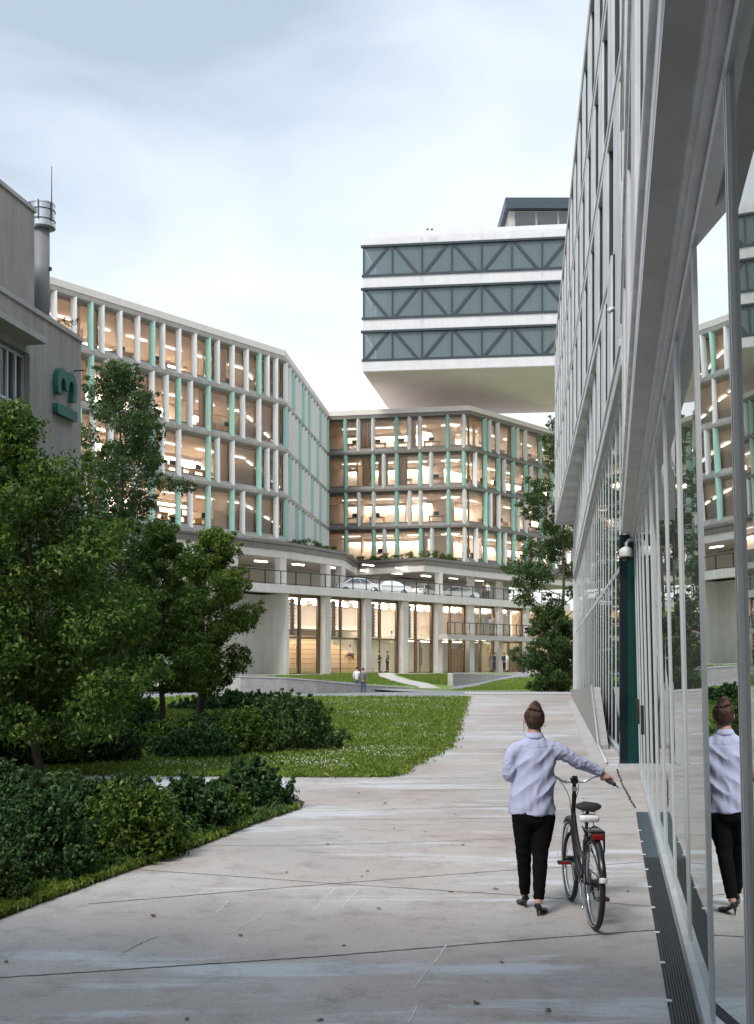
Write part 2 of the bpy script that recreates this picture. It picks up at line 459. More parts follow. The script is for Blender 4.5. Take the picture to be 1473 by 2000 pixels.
mb = MB(); plate(mb, offset_line(OUT, -0.30), offset_line(OUT, 0.6), 26.53, 27.0)
mb.build('roof_coping', MT['coping'], office)
mb = MB(); plate(mb, offset_line(OUT, 0.6), offset_line(OUT, 14), 26.5, 26.8)
mb.build('roof', MT['conc_white'], office)
mb = MB(); plate(mb, offset_line(OUT, 13.6), offset_line(OUT, 14), 0.5, 26.5)
mb.build('rear_wall', MT['conc_cap'], office)

def X2(px, s=2.584, o=90): return o + px / s
def X3(px): return 600 + px / 2.833
rowsA = [
    [(45, 'w'), (145, 'w'), (229, 't'), (285, 'w'), (375, 'w'), (465, 'w'), (541, 't'), (591, 'w'), (672, 'w'), (751, 'w'), (822, 't'), (867, 'w'), (942, 'w'), (1013, 'w'), (1077, 't'), (1118, 'w'), (1161, 'w')],
    [(-60, 'w'), (40, 't'), (150, 'w'), (232, 't'), (307, 'w'), (374, 't'), (439, 'w'), (538, 'w'), (609, 'w'), (671, 't'), (731, 'w'), (821, 't'), (941, 't'), (994, 'w'), (1076, 'w'), (1161, 'w')],
    [(60, 'w'), (170, 't'), (240, 'w'), (330, 'w'), (420, 't'), (500, 'w'), (537, 't'), (588, 'w'), (672, 'w'), (822, 't'), (867, 'w'), (942, 'w'), (1077, 't'), (1118, 'w'), (1161, 'w')],
    [(20, 'w'), (110, 't'), (200, 'w'), (300, 't'), (370, 'w'), (450, 'w'), (537, 't'), (671, 't'), (731, 'w'), (821, 't'), (941, 't'), (994, 'w'), (1077, 't'), (1163, 'w')]]
rowsC = [
    [(210, 't'), (282, 'w'), (364, 'w'), (493, 't'), (564, 'w'), (623, 'w'), (776, 't'), (865, 'w')],
    [(212, 't'), (365, 't'), (423, 'w'), (495, 't'), (625, 't'), (685, 'w'), (780, 't'), (866, 't')],
    [(212, 't'), (285, 'w'), (367, 'w'), (495, 't'), (567, 'w'), (627, 'w'), (782, 't'), (870, 'w')],
    [(215, 't'), (368, 't'), (427, 'w'), (497, 't'), (628, 't'), (690, 'w'), (783, 't'), (871, 'w')]]
rowsD = [
    [(897, 'w'), (983, 't'), (1010, 'w'), (1055, 'w'), (1140, 't'), (1163, 'w'), (1207, 'w'), (1290, 't'), (1330, 'w')],
    [(897, 'w'), (930, 'w'), (985, 't'), (1058, 't'), (1090, 'w'), (1140, 't'), (1210, 't'), (1240, 'w'), (1290, 't'), (1352, 't')],
    [(899, 'w'), (988, 't'), (1015, 'w'), (1060, 'w'), (1142, 't'), (1168, 'w'), (1210, 'w'), (1295, 't'), (1340, 'w')],
    [(903, 't'), (935, 'w'), (988, 't'), (1063, 't'), (1095, 'w'), (1145, 't'), (1213, 't'), (1260, 'w'), (1300, 't')]]
fins, wins = [], []      # (distance, facade, u, z0, z1, colour) and (distance, facade, u0, u1, z0, z1)
rng = random.Random(5)
lamps = []
for i in range(4):
    z0, z1 = ZL[3 - i], ZL[4 - i]
    r = 3 - i
    for F, row, conv in ((FA, rowsA[i], X2), (FCc, rowsC[i], X3), (FD, rowsD[i], X3)):
        us = sorted((F.u_at(conv(x), 0.2), c) for x, c in row)
        us = [(u, c) for u, c in us if 0.2 < u < F.L - 0.12]
        if F is FA:
            while us[0][0] > 2.2: us.insert(0, (us[0][0] - rng.choice((1.9, 1.6, 2.3)), rng.choice('wwt')))
        if F is FD:
            while us[-1][0] < F.L - 2.0: us.append((us[-1][0] + rng.choice((1.9, 1.3, 2.3)), rng.choice('wwt')))
        fins += [(F.P(u, 0).length, F, u, z0, z1, c) for u, c in us]
        edge = [0.0] + [u for u, c in us] + [F.L]
        wins += [(F.P(0.5 * (a + b), 0).length, F, a, b, z0, z1) for a, b in zip(edge, edge[1:]) if b - a > 0.55]
    # wing B, seen at a glancing angle
    n = 15
    pat = ['wwtwwtwtwwwtwwtw', 'twwwtwwtwwtwwwtw', 'wtwwtwwwtwwtwwtw', 'twwtwtwwwtwtwwwt'][i]
    us = [(0.45 + k * (FB.L - 0.9) / (n - 1), pat[k]) for k in range(n)]
    fins += [(FB.P(u, 0).length, FB, u, z0, z1, c) for u, c in us]
    wins += [(FB.P(0.5 * (a[0] + b[0]), 0).length, FB, a[0], b[0], z0, z1) for a, b in zip(us, us[1:])]

def fin_shape(mb, F, u, z0, z1):
    w, d = 0.225, 0.42
    zb_i, zb_o, zt = z0 + 0.27, z0 - 0.03, z1 - 0.40
    sec = lambda zi, zo: [F.P(u - w, 0.06, zi), F.P(u - w * 0.72, 0.22, 0.5 * (zi + zo)), F.P(u - 0.02, d, zo), F.P(u + 0.02, d, zo), F.P(u + w * 0.72, 0.22, 0.5 * (zi + zo)), F.P(u + w, 0.06, zi)]
    mb.rings([sec(zb_i, zb_o), sec(zt, zt + 0.12)])
for col, nm, mt in (('w', 'white_fin', 'fin_w'), ('t', 'teal_fin', 'fin_t')):
    ff = sorted([f for f in fins if f[5] == col], key=lambda f: f[0])
    for f in ff[:100]:
        mb = MB(); fin_shape(mb, f[1], f[2], f[3], f[4]); mb.build(nm, MT[mt], office)
    if ff[100:]:
        mb = MB()
        for f in ff[100:]: fin_shape(mb, f[1], f[2], f[3], f[4])
        tag(mb.build(nm + 's', MT[mt], office), kind='stuff')
def window_frame(mb, F, a, b, z0, z1, t=0.09):
    lo, hi = z0 + 0.24, z1 - 0.40
    F.box(mb, a + 0.02, a + 0.02 + t * 1.5, -0.10, 0.05, lo, hi); F.box(mb, b - 0.02 - t, b - 0.02, -0.10, 0.05, lo, hi)
    F.box(mb, a + 0.02 + t * 1.5, b - 0.02 - t, -0.10, 0.045, lo, lo + t + 0.05); F.box(mb, a + 0.02 + t * 1.5, b - 0.02 - t, -0.10, 0.045, hi - t * 2.2, hi)
def window_glass(mb, F, a, b, z0, z1):
    mb.add([F.P(a + 0.05, -0.03, z0 + 0.3), F.P(b - 0.05, -0.03, z0 + 0.3), F.P(b - 0.05, -0.03, z1 - 0.5), F.P(a + 0.05, -0.03, z1 - 0.5)], [(0, 1, 2, 3)])
wins.sort(key=lambda w: w[0])
for w in wins[:100]:
    mb = MB(); window_frame(mb, *w[1:]); wf = mb.build('window', MT['bronze'], office)
    mb = MB(); window_glass(mb, *w[1:]); mb.build('pane', MT['glass_m'], wf)
mb, mg = MB(), MB()
for w in wins[100:]:
    window_frame(mb, *w[1:]); window_glass(mg, *w[1:])
tag(mb.build('windows', MT['bronze'], office), kind='stuff')
tag(mg.build('window_panes', MT['glass_m'], office), kind='stuff')

# inside the offices: light strips, curtains, partitions, wooden ceiling beams
for r in range(4):
    zc = ZL[r + 1] - 0.45
    for F in (FA, FB, FCc, FD):
        for n in (-3.4,):
            u = 0.9 + (1.6 if n < -4 else 0)
            if F is FB: u += 1.5
            while u < F.L - 1.5:
                lamps.append((F.P(u, n).length + 10, F, u, u + 1.9, n, zc - 0.12, zc - 0.05, 'light')); u += 3.4
    for F in (FA, FCc, FD):                             # unseen strips added to brighten the rooms, screened by an added baffle
        mb = MB(); F.box(mb, 1.0, F.L - 1.0, -6.80, -6.62, zc - 0.06, zc - 0.02); mb.build('added_wash_strip', MT['added_wash_long' if F is FA else 'added_wash'], office)
        mb = MB(); F.box(mb, 0.5, F.L - 0.5, -6.50, -6.45, zc - 0.34, zc + 0.02); mb.build('strip_baffle', MT['ceil'], office)
    cb = MB()
    for F in (FA, FCc, FD):
        u = 1.2 + rng.random() * 1.5
        while u < F.L - 1.5:
            if rng.random() < 0.28:
                w = rng.uniform(0.5, 1.9)
                k = int(w / 0.12)
                ring = [[F.P(u + q * 0.12, -0.42 + 0.05 * (-1) ** q, zz) for q in range(k + 1)] + [F.P(u + q * 0.12, -0.46 + 0.05 * (-1) ** q, zz) for q in range(k, -1, -1)] for zz in (ZL[r] + 0.45, zc)]
                cb.rings(ring)
            u += rng.uniform(1.6, 3.0)
    cb.build('curtains', MT['curtain'], office)
    pb = MB()
    for F in (FA, FCc, FD):
        u = 2.5
        while u < F.L - 2:
            F.box(pb, u, u + 0.12, -6.4, -3.0 - rng.random() * 2, ZL[r] + 0.44, zc - 0.01); u += rng.uniform(4.5, 7.0)
    pb.build('partition_walls', MT['wall_warm'], office)
    db = MB()
    for F in (FA, FCc, FD):
        u = 1.8
        while u < F.L - 3:
            if rng.random() < 0.7:
                F.box(db, u, u + 1.6, -2.2, -1.4, ZL[r] + 1.12, ZL[r] + 1.17)
                for q in (0.08, 1.48): F.box(db, u + q, u + q + 0.05, -2.15, -1.45, ZL[r] + 0.43, ZL[r] + 1.12)
                F.box(db, u + 0.5, u + 1.05, -1.85, -1.8, ZL[r] + 1.22, ZL[r] + 1.6, 1)
            u += rng.uniform(2.2, 3.4)
    db.build('desks', [MT['wood_lt'], MT['steel_dk']], office)
mb = MB()
for k in range(9):       # timber slats of the stair hall behind the corner of wing A
    FA.box(mb, FA.L - 8.5, FA.L - 0.6, -5.2, -5.1, 12.5 + k * 1.6, 12.65 + k * 1.6)
mb.build('timber_slats', MT['wood_lt'], office)

# ---------------------------------------------------------------- podium with the open car deck
POD = [tuple(FA.P(0, 0.05))[:2], tuple(FA.P(FA.L + 1.0, 0.25))[:2], (-2.85, 98.0), (-1.8, 107.2), (4.3, 102.6), (10.2, 109.9), tuple(FD.P(FD.L, 0.5))[:2]]
FR = Fac((-10.1 - 0.676 * 7, 84.8 - 0.737 * 7), (15.8 + 0.676 * 6, 113.0 + 0.737 * 6))     # line of the deck edge and the columns
U0 = 7.0
pod_out = [Vector(p) for p in POD]
deep = [FA.P(0, -9), FA.P(FA.L, -9), Vector((-9, 122, 0)), FCc.P(6, -9), FD.P(2, -9), FD.P(10, -9), FD.P(FD.L, -9)]
mb = MB(); mb.prism([tuple(p) for p in POD] + [tuple(p)[:2] for p in [FD.P(FD.L, -8.8), FD.P(0, -8.8), FCc.P(3, -8.8), FA.P(FA.L - 4, -8.8), FA.P(0, -8.8)]], 11.05, 11.48)
mb.build('podium_roof', MT['band_dark'], office)
def off_pod(d): return offset_line(POD, d)
mb = MB(); plate(mb, off_pod(-0.12), off_pod(0.25), 11.49, 11.72); mb.build('podium_edge', MT['band_dark'], office)
mb = MB(); plate(mb, off_pod(0.10), off_pod(0.55), 10.45, 11.045); mb.build('podium_beam', MT['conc_white'], office)
mb = MB(); mb.prism([tuple(p) for p in off_pod(0.56)] + [tuple(p)[:2] for p in [FD.P(FD.L, -8.7), FD.P(0, -8.7), FCc.P(3, -8.7), FA.P(FA.L - 4, -8.7), FA.P(0, -8.7)]], 10.85, 11.04); mb.build('deck_ceiling', MT['park_wall'], office)
mb = MB(); mb.prism([tuple(FR.P(0, -0.2))[:2], tuple(FR.P(FR.L, -0.2))[:2], tuple(FR.P(FR.L, -17))[:2], tuple(FR.P(0, -17))[:2]], 7.7, 8.08)
mb.build('deck_floor', MT['park_wall'], office)
mb = MB(); FR.box(mb, 0.8, FR.L, -0.65, 0.35, 7.50, 8.14); mb.build('deck_edge_beam', MT['conc_white'], office)
mb = MB(); FR.box(mb, 0, FR.L, -13.0, -12.7, 8.09, 10.84); mb.build('deck_back_wall', MT['park_wall'], office)
for px in (456, 551, 639, 725):
    F2 = Fac(POD[0], POD[1]) if px < 560 else Fac(POD[1], POD[2])
    u = F2.u_at(px, -0.3) if px < 560 else F2.u_at(min(px, 668), -0.3)
    mb = MB(); F2.box(mb, u - 0.35, u + 0.35, -0.75, -0.14, 8.09, 10.44); mb.build('deck_column', MT['conc_white'], office)
for (px, Y) in ((370, 80.5), (735, 108.5), (857, 104.9), (919, 110.5), (975, 116.0), (1030, 122)):
    x = (px - CX) / FPX * Y
    mb = MB(); mb.box(x - 0.35, x + 0.35, Y - 0.35, Y + 0.35, 8.09, 10.44); mb.build('deck_column', MT['conc_white'], office)
for n in (-3.6, -8.0):
    u = 2.0
    while u < FR.L - 2:
        lamps.append((FR.P(u, n).length - 10, FR, u, u + 1.4, n, 10.74, 10.82, 'light_c')); u += 4.4
# railing of the deck
def railing(F, u0, u1, n, z0, z1, step, parent):
    mb = MB(); F.box(mb, u0, u1, n - 0.035, n + 0.035, z1 - 0.07, z1); F.box(mb, u0, u1, n - 0.025, n + 0.025, z0 + 0.07, z0 + 0.11)
    u = u0 + 0.03
    while u <= u1:
        F.box(mb, u - 0.035, u + 0.035, n - 0.03, n + 0.03, z0, z1 - 0.071); u += step
    r = mb.build('railing', MT['steel_dk'], parent)
    mg = MB(); mg.add([F.P(u0, n, z0 + 0.12), F.P(u1, n, z0 + 0.12), F.P(u1, n, z1 - 0.08), F.P(u0, n, z1 - 0.08)], [(0, 1, 2, 3)])
    mg.build('railing_glass', MT['glass_rail'], r)
railing(FR, 1.0, FR.L - 0.3, 0.12, 8.15, 9.25, 1.62, office)

# ---------------------------------------------------------------- ground floor behind the columns
GZ = 1.16
cols = [FR.u_at(p) for p in (563, 639, 718.5, 791, 858, 920.5, 976.5, 1030.5)]
mb = MB(); FR.box(mb, 1.0, cols[0] - 0.25, -7.0, -2.6, 0.6, 7.49); FR.box(mb, cols[0] - 0.249, cols[0] + 0.10, -7.0, 0.0, 0.6, 7.49); mb.build('side_wall', MT['conc_white'], office)
for u in cols[1:]:
    mb = MB(); FR.box(mb, u - 0.36, u + 0.36, -0.75, 0.12, GZ - 0.6, 7.49); mb.build('column', MT['col'], office, bevel=0.02)
mb = MB(); FR.box(mb, 0, FR.L, -12.0, 0.5, 0.7, GZ); mb.build('ground_slab', MT['path_pale'], office)
mb = MB(); FR.box(mb, cols[0], FR.L, -11.0, -10.75, GZ + 0.01, 7.49); mb.build('hall_back_wall', MT['wall_warm'], office)
mb = MB(); FR.box(mb, cols[0] + 0.1, FR.L, -10.7, -0.8, 7.30, 7.49); mb.build('hall_ceiling', MT['ceil'], office)
for n in (-1.5, -3.6, -6.0):
    u = cols[0] + 0.8
    while u < FR.L - 2:
        lamps.append((FR.P(u, n).length - 10, FR, u, u + 1.7, n, 7.16, 7.22, 'light_h')); u += 2.6
mb = MB()                                              # gallery floor inside the right-hand bays, with lights below
FR.box(mb, cols[4] + 0.2, FR.L, -10.7, -1.0, 4.25, 4.6); mb.build('gallery_floor', MT['ceil'], office)
for n in (-2.2, -5.0):
    u = cols[4] + 0.8
    while u < FR.L - 2:
        lamps.append((FR.P(u, n).length - 10, FR, u, u + 1.5, n, 4.12, 4.18, 'light_h')); u += 2.5
# timber bleacher steps in the hall, upper gallery with a slatted front
mb = MB()
for k in range(9):
    FR.box(mb, cols[0] + 1.3 + 0.55 * k if k < 4 else cols[0] + 3.4, cols[3] - 0.4 - (0.35 * max(0, k - 3)), -10.0, -3.2 - 0.72 * k, GZ + 0.02 + 0.42 * k, GZ + 0.40 + 0.42 * k)
mb.build('bleacher_steps', MT['wood_lt'], office)
mb = MB()
for k in range(9):
    FR.box(mb, cols[0] + 1.32 + 0.55 * k if k < 4 else cols[0] + 3.42, cols[3] - 0.42 - (0.35 * max(0, k - 3)), -10.0, -3.26 - 0.72 * k, GZ + 0.402 + 0.42 * k, GZ + 0.44 + 0.42 * k)
mb.build('step_edges', MT['wood_dk'], office)
mb = MB(); FR.box(mb, cols[0] + 0.3, cols[4] - 0.4, -10.5, -7.2, 5.1, 5.35); mb.build('gallery_floor', MT['ceil'], office)
# glazing bays
for k in range(7):
    a, b = cols[k] + 0.38 - (0.26 if k == 0 else 0), cols[k + 1] - 0.38
    n = -0.55
    mb = MB()
    t = 0.13
    FR.box(mb, a, a + t, n - 0.12, n + 0.12, GZ + 0.01, 7.48); FR.box(mb, b - t * 1.6, b, n - 0.12, n + 0.12, GZ + 0.01, 7.48)
    mid = a + (b - a) * (0.42 if k < 4 else 0.45)
    FR.box(mb, mid - 0.1, mid + 0.1, n - 0.11, n + 0.11, 4.2 if k in (1, 2) else GZ + 0.01, 7.47)
    FR.box(mb, a + t, b - t * 1.6, n - 0.13, n + 0.13, 4.02, 4.18)
    FR.box(mb, a + t, b - t * 1.6, n - 0.1, n + 0.1, 7.26, 7.46)
    FR.box(mb, a + t, b - t * 1.6, n - 0.1, n + 0.1, GZ + 0.012, GZ + 0.08)
    if k in (1, 2): FR.box(mb, mid - 0.025, mid + 0.025, n - 0.05, n + 0.05, GZ + 0.09, 4.01)
    wf = mb.build('glazing', MT['bronze'], office)
    mg = MB(); mg.add([FR.P(a + 0.05, n, GZ + 0.05), FR.P(b - 0.05, n, GZ + 0.05), FR.P(b - 0.05, n, 7.4), FR.P(a + 0.05, n, 7.4)], [(0, 1, 2, 3)])
    mg.build('pane', MT['glass_m'], wf)
    if k < 4:                                          # slatted timber screen behind the upper left light
        mb = MB()
        for q in range(10): FR.box(mb, a + t, mid - 0.1, -1.0, -0.9, 4.35 + q * 0.29, 4.41 + q * 0.29 + (0.10 if q > 7 else 0))
        FR.box(mb, mid - 0.5, mid - 0.12, -1.08, -1.01, 4.3, 7.2)
        mb.build('timber_screen', MT['wood_dk'], office)
    if k in (0, 3):                                    # tall doors with long pull handles
        c = mid + (0.45 if k == 3 else -0.35)
        mb = MB(); FR.box(mb, c - 0.06, c + 0.06, n + 0.13, n + 0.18, GZ + 0.1, 4.0)
        d = mb.build('door', MT['bronze'], office)
        mb = MB()
        for sx in (-0.16, 0.10): FR.box(mb, c + sx, c + sx + 0.06, n + 0.2, n + 0.27, GZ + 0.7, GZ + 2.3)
        mb.build('handle', MT['bronze'], d)
    if k in (4, 6):                                    # timber double doors under the balcony
        mb = MB()
        for q in range(4):
            w = (b - mid - 0.4) / 4
            FR.box(mb, mid + 0.12 + q * w, mid + 0.12 + (q + 1) * w - 0.05, n + 0.02, n + 0.14, GZ + 0.1, 3.4, 0)
        mb.build('door', MT['wood_dk'], office)
# balcony on the right-hand bays
ub0, ub1 = FR.u_at(866, 1.0), FR.u_at(1050, 1.0)
mb = MB(); FR.box(mb, ub0, ub1, 0.13, 1.5, 4.18, 4.62); mb.build('balcony_slab', MT['conc_cap'], office)
railing(FR, ub0 + 0.05, ub1 - 0.05, 1.42, 4.63, 5.75, 1.05, office)
# lower wing continuing to the right behind the trees, warm lit passage
mb = MB(); FR.box(mb, cols[7] + 0.4, cols[7] + 0.7, -6, -0.2, GZ, 4.3); mb.build('passage_wall', MT['wood_lt'], office)
mb = MB(); FR.box(mb, cols[7] + 2.9, FR.L + 9, -4.0, -0.4, 0.6, 7.6); mb.build('annex_wall', MT['wood_lt'], office)

lamps.sort(key=lambda l: l[0])
for l in lamps[:100]:
    mb = MB(); l[1].box(mb, l[2], l[3], l[4] - 0.06, l[4] + 0.06, l[5], l[6]); mb.build('ceiling_light', MT[l[7]], office)
mb = MB()
for l in lamps[100:]: l[1].box(mb, l[2], l[3], l[4] - 0.06, l[4] + 0.06, l[5], l[6])
tag(mb.build('ceiling_lights', MT['light'], office), kind='stuff')

# ================================================================== BRIDGE BUILDING (cantilever with trusses)
br = thing('cantilevered_building', 'white cantilevered block with three bands of glass over diagonal trusses', 'building', (10, 110, 29))
G = Fac((-1.32, 106.0), (-1.32 + 30, 106.0 - 0.12 * 30))
back = [(-1.32 + 3.2, 125.0), (31.0, 121.6)]
body = [tuple(G.P(0, 0))[:2], tuple(G.P(G.L, 0))[:2], back[1], back[0]]
def inset(d): 
    return [tuple(G.P(d * 0.9, -d))[:2], tuple(G.P(G.L, -d))[:2], (back[1][0], back[1][1] - d), (back[0][0] + d, back[0][1] - d)]
mb = MB(); mb.prism(body, 29.45, 30.36); mb.build('underside_slab', [MT['under']], br)
mb = MB(); G.box(mb, -0.05, G.L, -0.02, 0.06, 29.50, 30.42); mb.build('white_band', MT['white_panel'], br)
for z0, z1 in ((33.30, 34.36), (37.32, 38.36), (41.32, 42.1)):
    mb = MB(); mb.prism(body, z0, z1); o = mb.build('white_band', MT['white_panel'], br)
mb = MB(); mb.prism(inset(0.6), 42.1, 42.75); mb.build('parapet', MT['white_panel'], br)
mb = MB()
for z in (30.6, 34.0, 38.0, 41.7):
    for k in range(1, 6): G.box(mb, k * 5.56 - 0.012, k * 5.56 + 0.012, 0.0, 0.064, z - 0.2, z + 0.2)
mb.build('panel_joints', MT['alu'], br)
for r, (z0, z1) in enumerate(((30.42, 33.30), (34.36, 37.32), (38.36, 41.32))):
    mb = MB()
    G.box(mb, -0.12, G.L, -0.14, 0.12, z0 + 0.003, z0 + 0.20); G.box(mb, -0.18, G.L, -0.14, 0.20, z1 - 0.20, z1 - 0.003)
    k = 0
    while k * 2.78 < G.L:
        u = k * 2.78 + (0 if k else 0.06)
        G.box(mb, u - 0.06, u + 0.06, -0.14, 0.10, z0 + 0.201, z1 - 0.201); k += 1
    wf = mb.build('window_band', MT['frame_blue'], br)
    mg = MB()
    for k in range(int(G.L / 2.78) + 1):
        q = [-0.05 + rng.uniform(-0.03, 0.0) for _ in range(4)]; ua, ub = k * 2.78, min(G.L, (k + 1) * 2.78)
        mg.add([G.P(ua, q[0], z0 + 0.1), G.P(ub, q[1], z0 + 0.1), G.P(ub, q[2], z1 - 0.1), G.P(ua, q[3], z1 - 0.1)], [(0, 1, 2, 3)])
    p = G.P(0, -0.05); mg.add([(p.x, p.y, z0 + 0.1), (back[0][0], back[0][1] - 0.4, z0 + 0.1), (back[0][0], back[0][1] - 0.4, z1 - 0.1), (p.x, p.y, z1 - 0.1)], [(0, 1, 2, 3)])
    mg.build('pane', MT['glass_c'], wf)
    mb = MB()
    for k in range(10):
        a, b = k * 2.78 + 0.25, (k + 1) * 2.78 - 0.45
        up = (k + (1 if r == 1 else 0)) % 2 == 0
        G.bar(mb, (a if up else b, -0.02, z0 + 0.21), (b if up else a, -0.02, z1 - 0.21), 0.25, 0.12)
    mb.build('truss_diagonal', MT['frame_blue'], br)
    mb = MB()
    for k in range(20): G.box(mb, k * 1.39 + 0.62, k * 1.39 + 0.80, -2.3, -2.1, z0, z1)
    mb.build('inner_posts', MT['white_panel'], br)
    mb = MB(); G.box(mb, 0.5, G.L, -6.2, -6.0, z0, z1); mb.build('inner_wall', MT['white_panel'], br)
    mb = MB()
    for k in range(8):
        if (k * 7 + r * 3) % 5 < 3: G.box(mb, k * 3.3 + 1.6, k * 3.3 + 2.5, -1.6, -1.0, z0 + 0.01, z0 + 0.85)
    mb.build('desks', MT['white_panel'], br)
ph = MB(); ph.box(12.6, 24.0, 107.6, 116, 42.0, 45.25, 0); ph.build('penthouse_wall', MT['conc_cap'], br)
ph = MB(); ph.box(12.2, 24.5, 107.0, 117, 45.3, 46.3); ph.build('penthouse_roof', MT['slate'], br)
ph = MB()
for k in range(6): ph.box(13.2 + k * 2.1, 15.1 + k * 2.1, 107.5, 107.58, 43.2, 45.1)
ph.build('penthouse_window', MT['glass_d'], br)
ph = MB(); ph.box(14.5, 14.7, 105.0, 105.3, 42.76, 42.9); ph.box(4.6, 4.8, 104.6, 104.7, 42.3, 42.42); ph.box(5.0, 5.2, 104.6, 104.7, 42.3, 42.42)
ph.build('floodlights', MT['steel_dk'], br)

# ================================================================== RIGHT BUILDING (glass below, concrete grid above)
gb = thing('glass_fronted_building', 'tall grey concrete grid building over a glass street front beside the walkway', 'building', (6, 30, 0))
yN = 21.7
NF = Fac((0.2 + 0.208 * yN, yN), (0.2 - 0.208 * 8, -8.0))                 # near front, u runs towards the camera
FF = Fac((1.3 + 0.157 * 76, 76.0), (1.3 + 0.157 * 21.85, 21.85))         # far front, lower storeys
FU = Fac((2.2 + 0.129 * 76, 76.0), (2.2 + 0.129 * 21.85, 21.85))         # far front, upper storeys
def uN(Y): return (yN - Y) / -NF.u.y
def uF(Y): return (76.0 - Y) / -FF.u.y
def storey(F, u0, u1, z0, z1, bay, ow, depth, phase, slab, mat, back=0.0):
    mb = MB()
    F.box(mb, u0, u1, -depth - back, 0.0, z0, z0 + slab)
    F.box(mb, u0, u1, -0.30, 0.035, z0 + slab - 0.14, z0 + slab - 0.002)     # drip edge
    u = u0 + phase - bay; prev = u0; ops = []
    while u < u1:
        a, b = max(u, u0 + 0.2), min(u + ow, u1 - 0.2)
        if b - a > 0.5:
            if a > prev: F.box(mb, prev, a, -depth, -0.004, z0 + slab + 0.001, z1 - 0.001)
            ops.append((a, b)); prev = b
        u += bay
    if u1 > prev: F.box(mb, prev, u1, -depth, -0.004, z0 + slab + 0.001, z1 - 0.001)
    mb.build('concrete_grid', mat, gb, bevel=0.015)
    for a, b in ops:
        mb = MB(); n = -depth + 0.06; zl, zh = z0 + slab, z1
        F.box(mb, a, a + 0.05, n, -0.05, zl + 0.002, zh - 0.002); F.box(mb, b - 0.05, b, n, -0.05, zl + 0.002, zh - 0.002)
        F.box(mb, a + 0.05, b - 0.05, n, n + 0.12, zl, zl + 0.07); F.box(mb, a + 0.05, b - 0.05, n, n + 0.12, zh - 0.07, zh)
        F.box(mb, (a + b) / 2 - 0.03, (a + b) / 2 + 0.03, n, n + 0.1, zl + 0.07, zh - 0.07)
        wf = mb.build('window', MT['frame_blue'], gb)
        mg = MB(); mg.add([F.P(a + 0.03, n + 0.05, zl), F.P(b - 0.03, n + 0.05, zl), F.P(b - 0.03, n + 0.05, zh), F.P(a + 0.03, n + 0.05, zh)], [(0, 1, 2, 3)])
        mg.build('pane', MT['glass_d'], wf)
# upper storeys
storey(FF, 0, FF.L, 7.9, 11.38, 3.6, 1.9, 0.5, 0.4, 0.42, MT['conc_facade'], 0.6)
for i, (z0, z1) in enumerate(((11.4, 15.26), (15.28, 19.12), (19.14, 23.0))):
    storey(FU, 0, FU.L, z0, z1, 3.6, 1.9, 0.55, (0.4, 2.2, 0.4)[i], 0.42, MT['conc_facade'], 1.6 if i == 0 else 0.5)
mb = MB(); FU.box(mb, 0, FU.L, -12, 0.03, 23.003, 23.5); mb.build('roof', MT['conc_cap'], gb)
for i, (z0, z1) in enumerate(((4.6, 8.28), (8.3, 11.98), (12.0, 15.68), (15.7, 19.38), (19.4, 23.0))):
    storey(NF, 0, NF.L, z0, z1, 4.6, 2.6, 0.6, (3.0, 0.7, 3.0, 0.7, 3.0)[i], 0.40, MT['conc_facade'], 0.3)
mb = MB(); NF.box(mb, 0, NF.L, -12, 0.03, 23.003, 23.5); mb.build('roof', MT['conc_cap'], gb)
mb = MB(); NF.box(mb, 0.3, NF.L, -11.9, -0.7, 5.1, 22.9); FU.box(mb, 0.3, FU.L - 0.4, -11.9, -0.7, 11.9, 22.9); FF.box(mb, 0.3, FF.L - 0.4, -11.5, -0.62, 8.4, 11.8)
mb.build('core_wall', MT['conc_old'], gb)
mb = MB(); FU.box(mb, -0.4, -0.01, -12, -0.0, 11.41, 22.99); FF.box(mb, -0.35, -0.01, -12, 0.0, 0.0, 11.37); mb.build('end_wall', MT['conc_facade'], gb)
mb = MB(); NF.box(mb, 0, NF.L, -0.62, -0.003, 4.52, 4.597); mb.build('soffit', MT['conc_soffit'], gb)
mb = MB(); FF.box(mb, 0, FF.L, -0.62, -0.003, 7.82, 7.897); mb.build('soffit', MT['conc_soffit'], gb)

mb = MB(); NF.box(mb, uN(3.6), NF.L + 6, -0.1, 11.5, 5.25, 5.75); mb.build('added_shade_canopy', MT['conc_soffit'], gb)      # unseen slab added overhead to shade the near end of the walkway
# far street glazing
gn = -0.16
mb = MB()
FF.box(mb, 0, FF.L, gn - 0.05, gn + 0.014, 4.07, 4.17); FF.box(mb, 0, FF.L, gn - 0.05, gn + 0.05, 0.0, 0.12); FF.box(mb, 0, FF.L, gn - 0.05, gn + 0.05, 7.70, 7.815)
mb.build('transom', MT['alu'], gb)
Y = 23.2; ys = []
while Y < 76: ys.append(Y); Y += 1.72
for Y in ys:
    mb = MB(); u = uF(Y)
    FF.box(mb, u - 0.055, u - 0.012, gn - 0.06, gn + 0.012, 0.121, 4.069); FF.box(mb, u + 0.012, u + 0.055, gn - 0.06, gn + 0.012, 0.121, 4.069)
    FF.box(mb, u - 0.055, u - 0.012, gn - 0.06, gn + 0.012, 4.171, 7.699); FF.box(mb, u + 0.012, u + 0.055, gn - 0.06, gn + 0.012, 4.171, 7.699)
    FF.box(mb, u - 0.011, u + 0.011, gn - 0.06, gn + 0.006, 0.121, 7.699, 1)
    mb.build('mullion', [MT['alu'], MT['gasket']], gb)
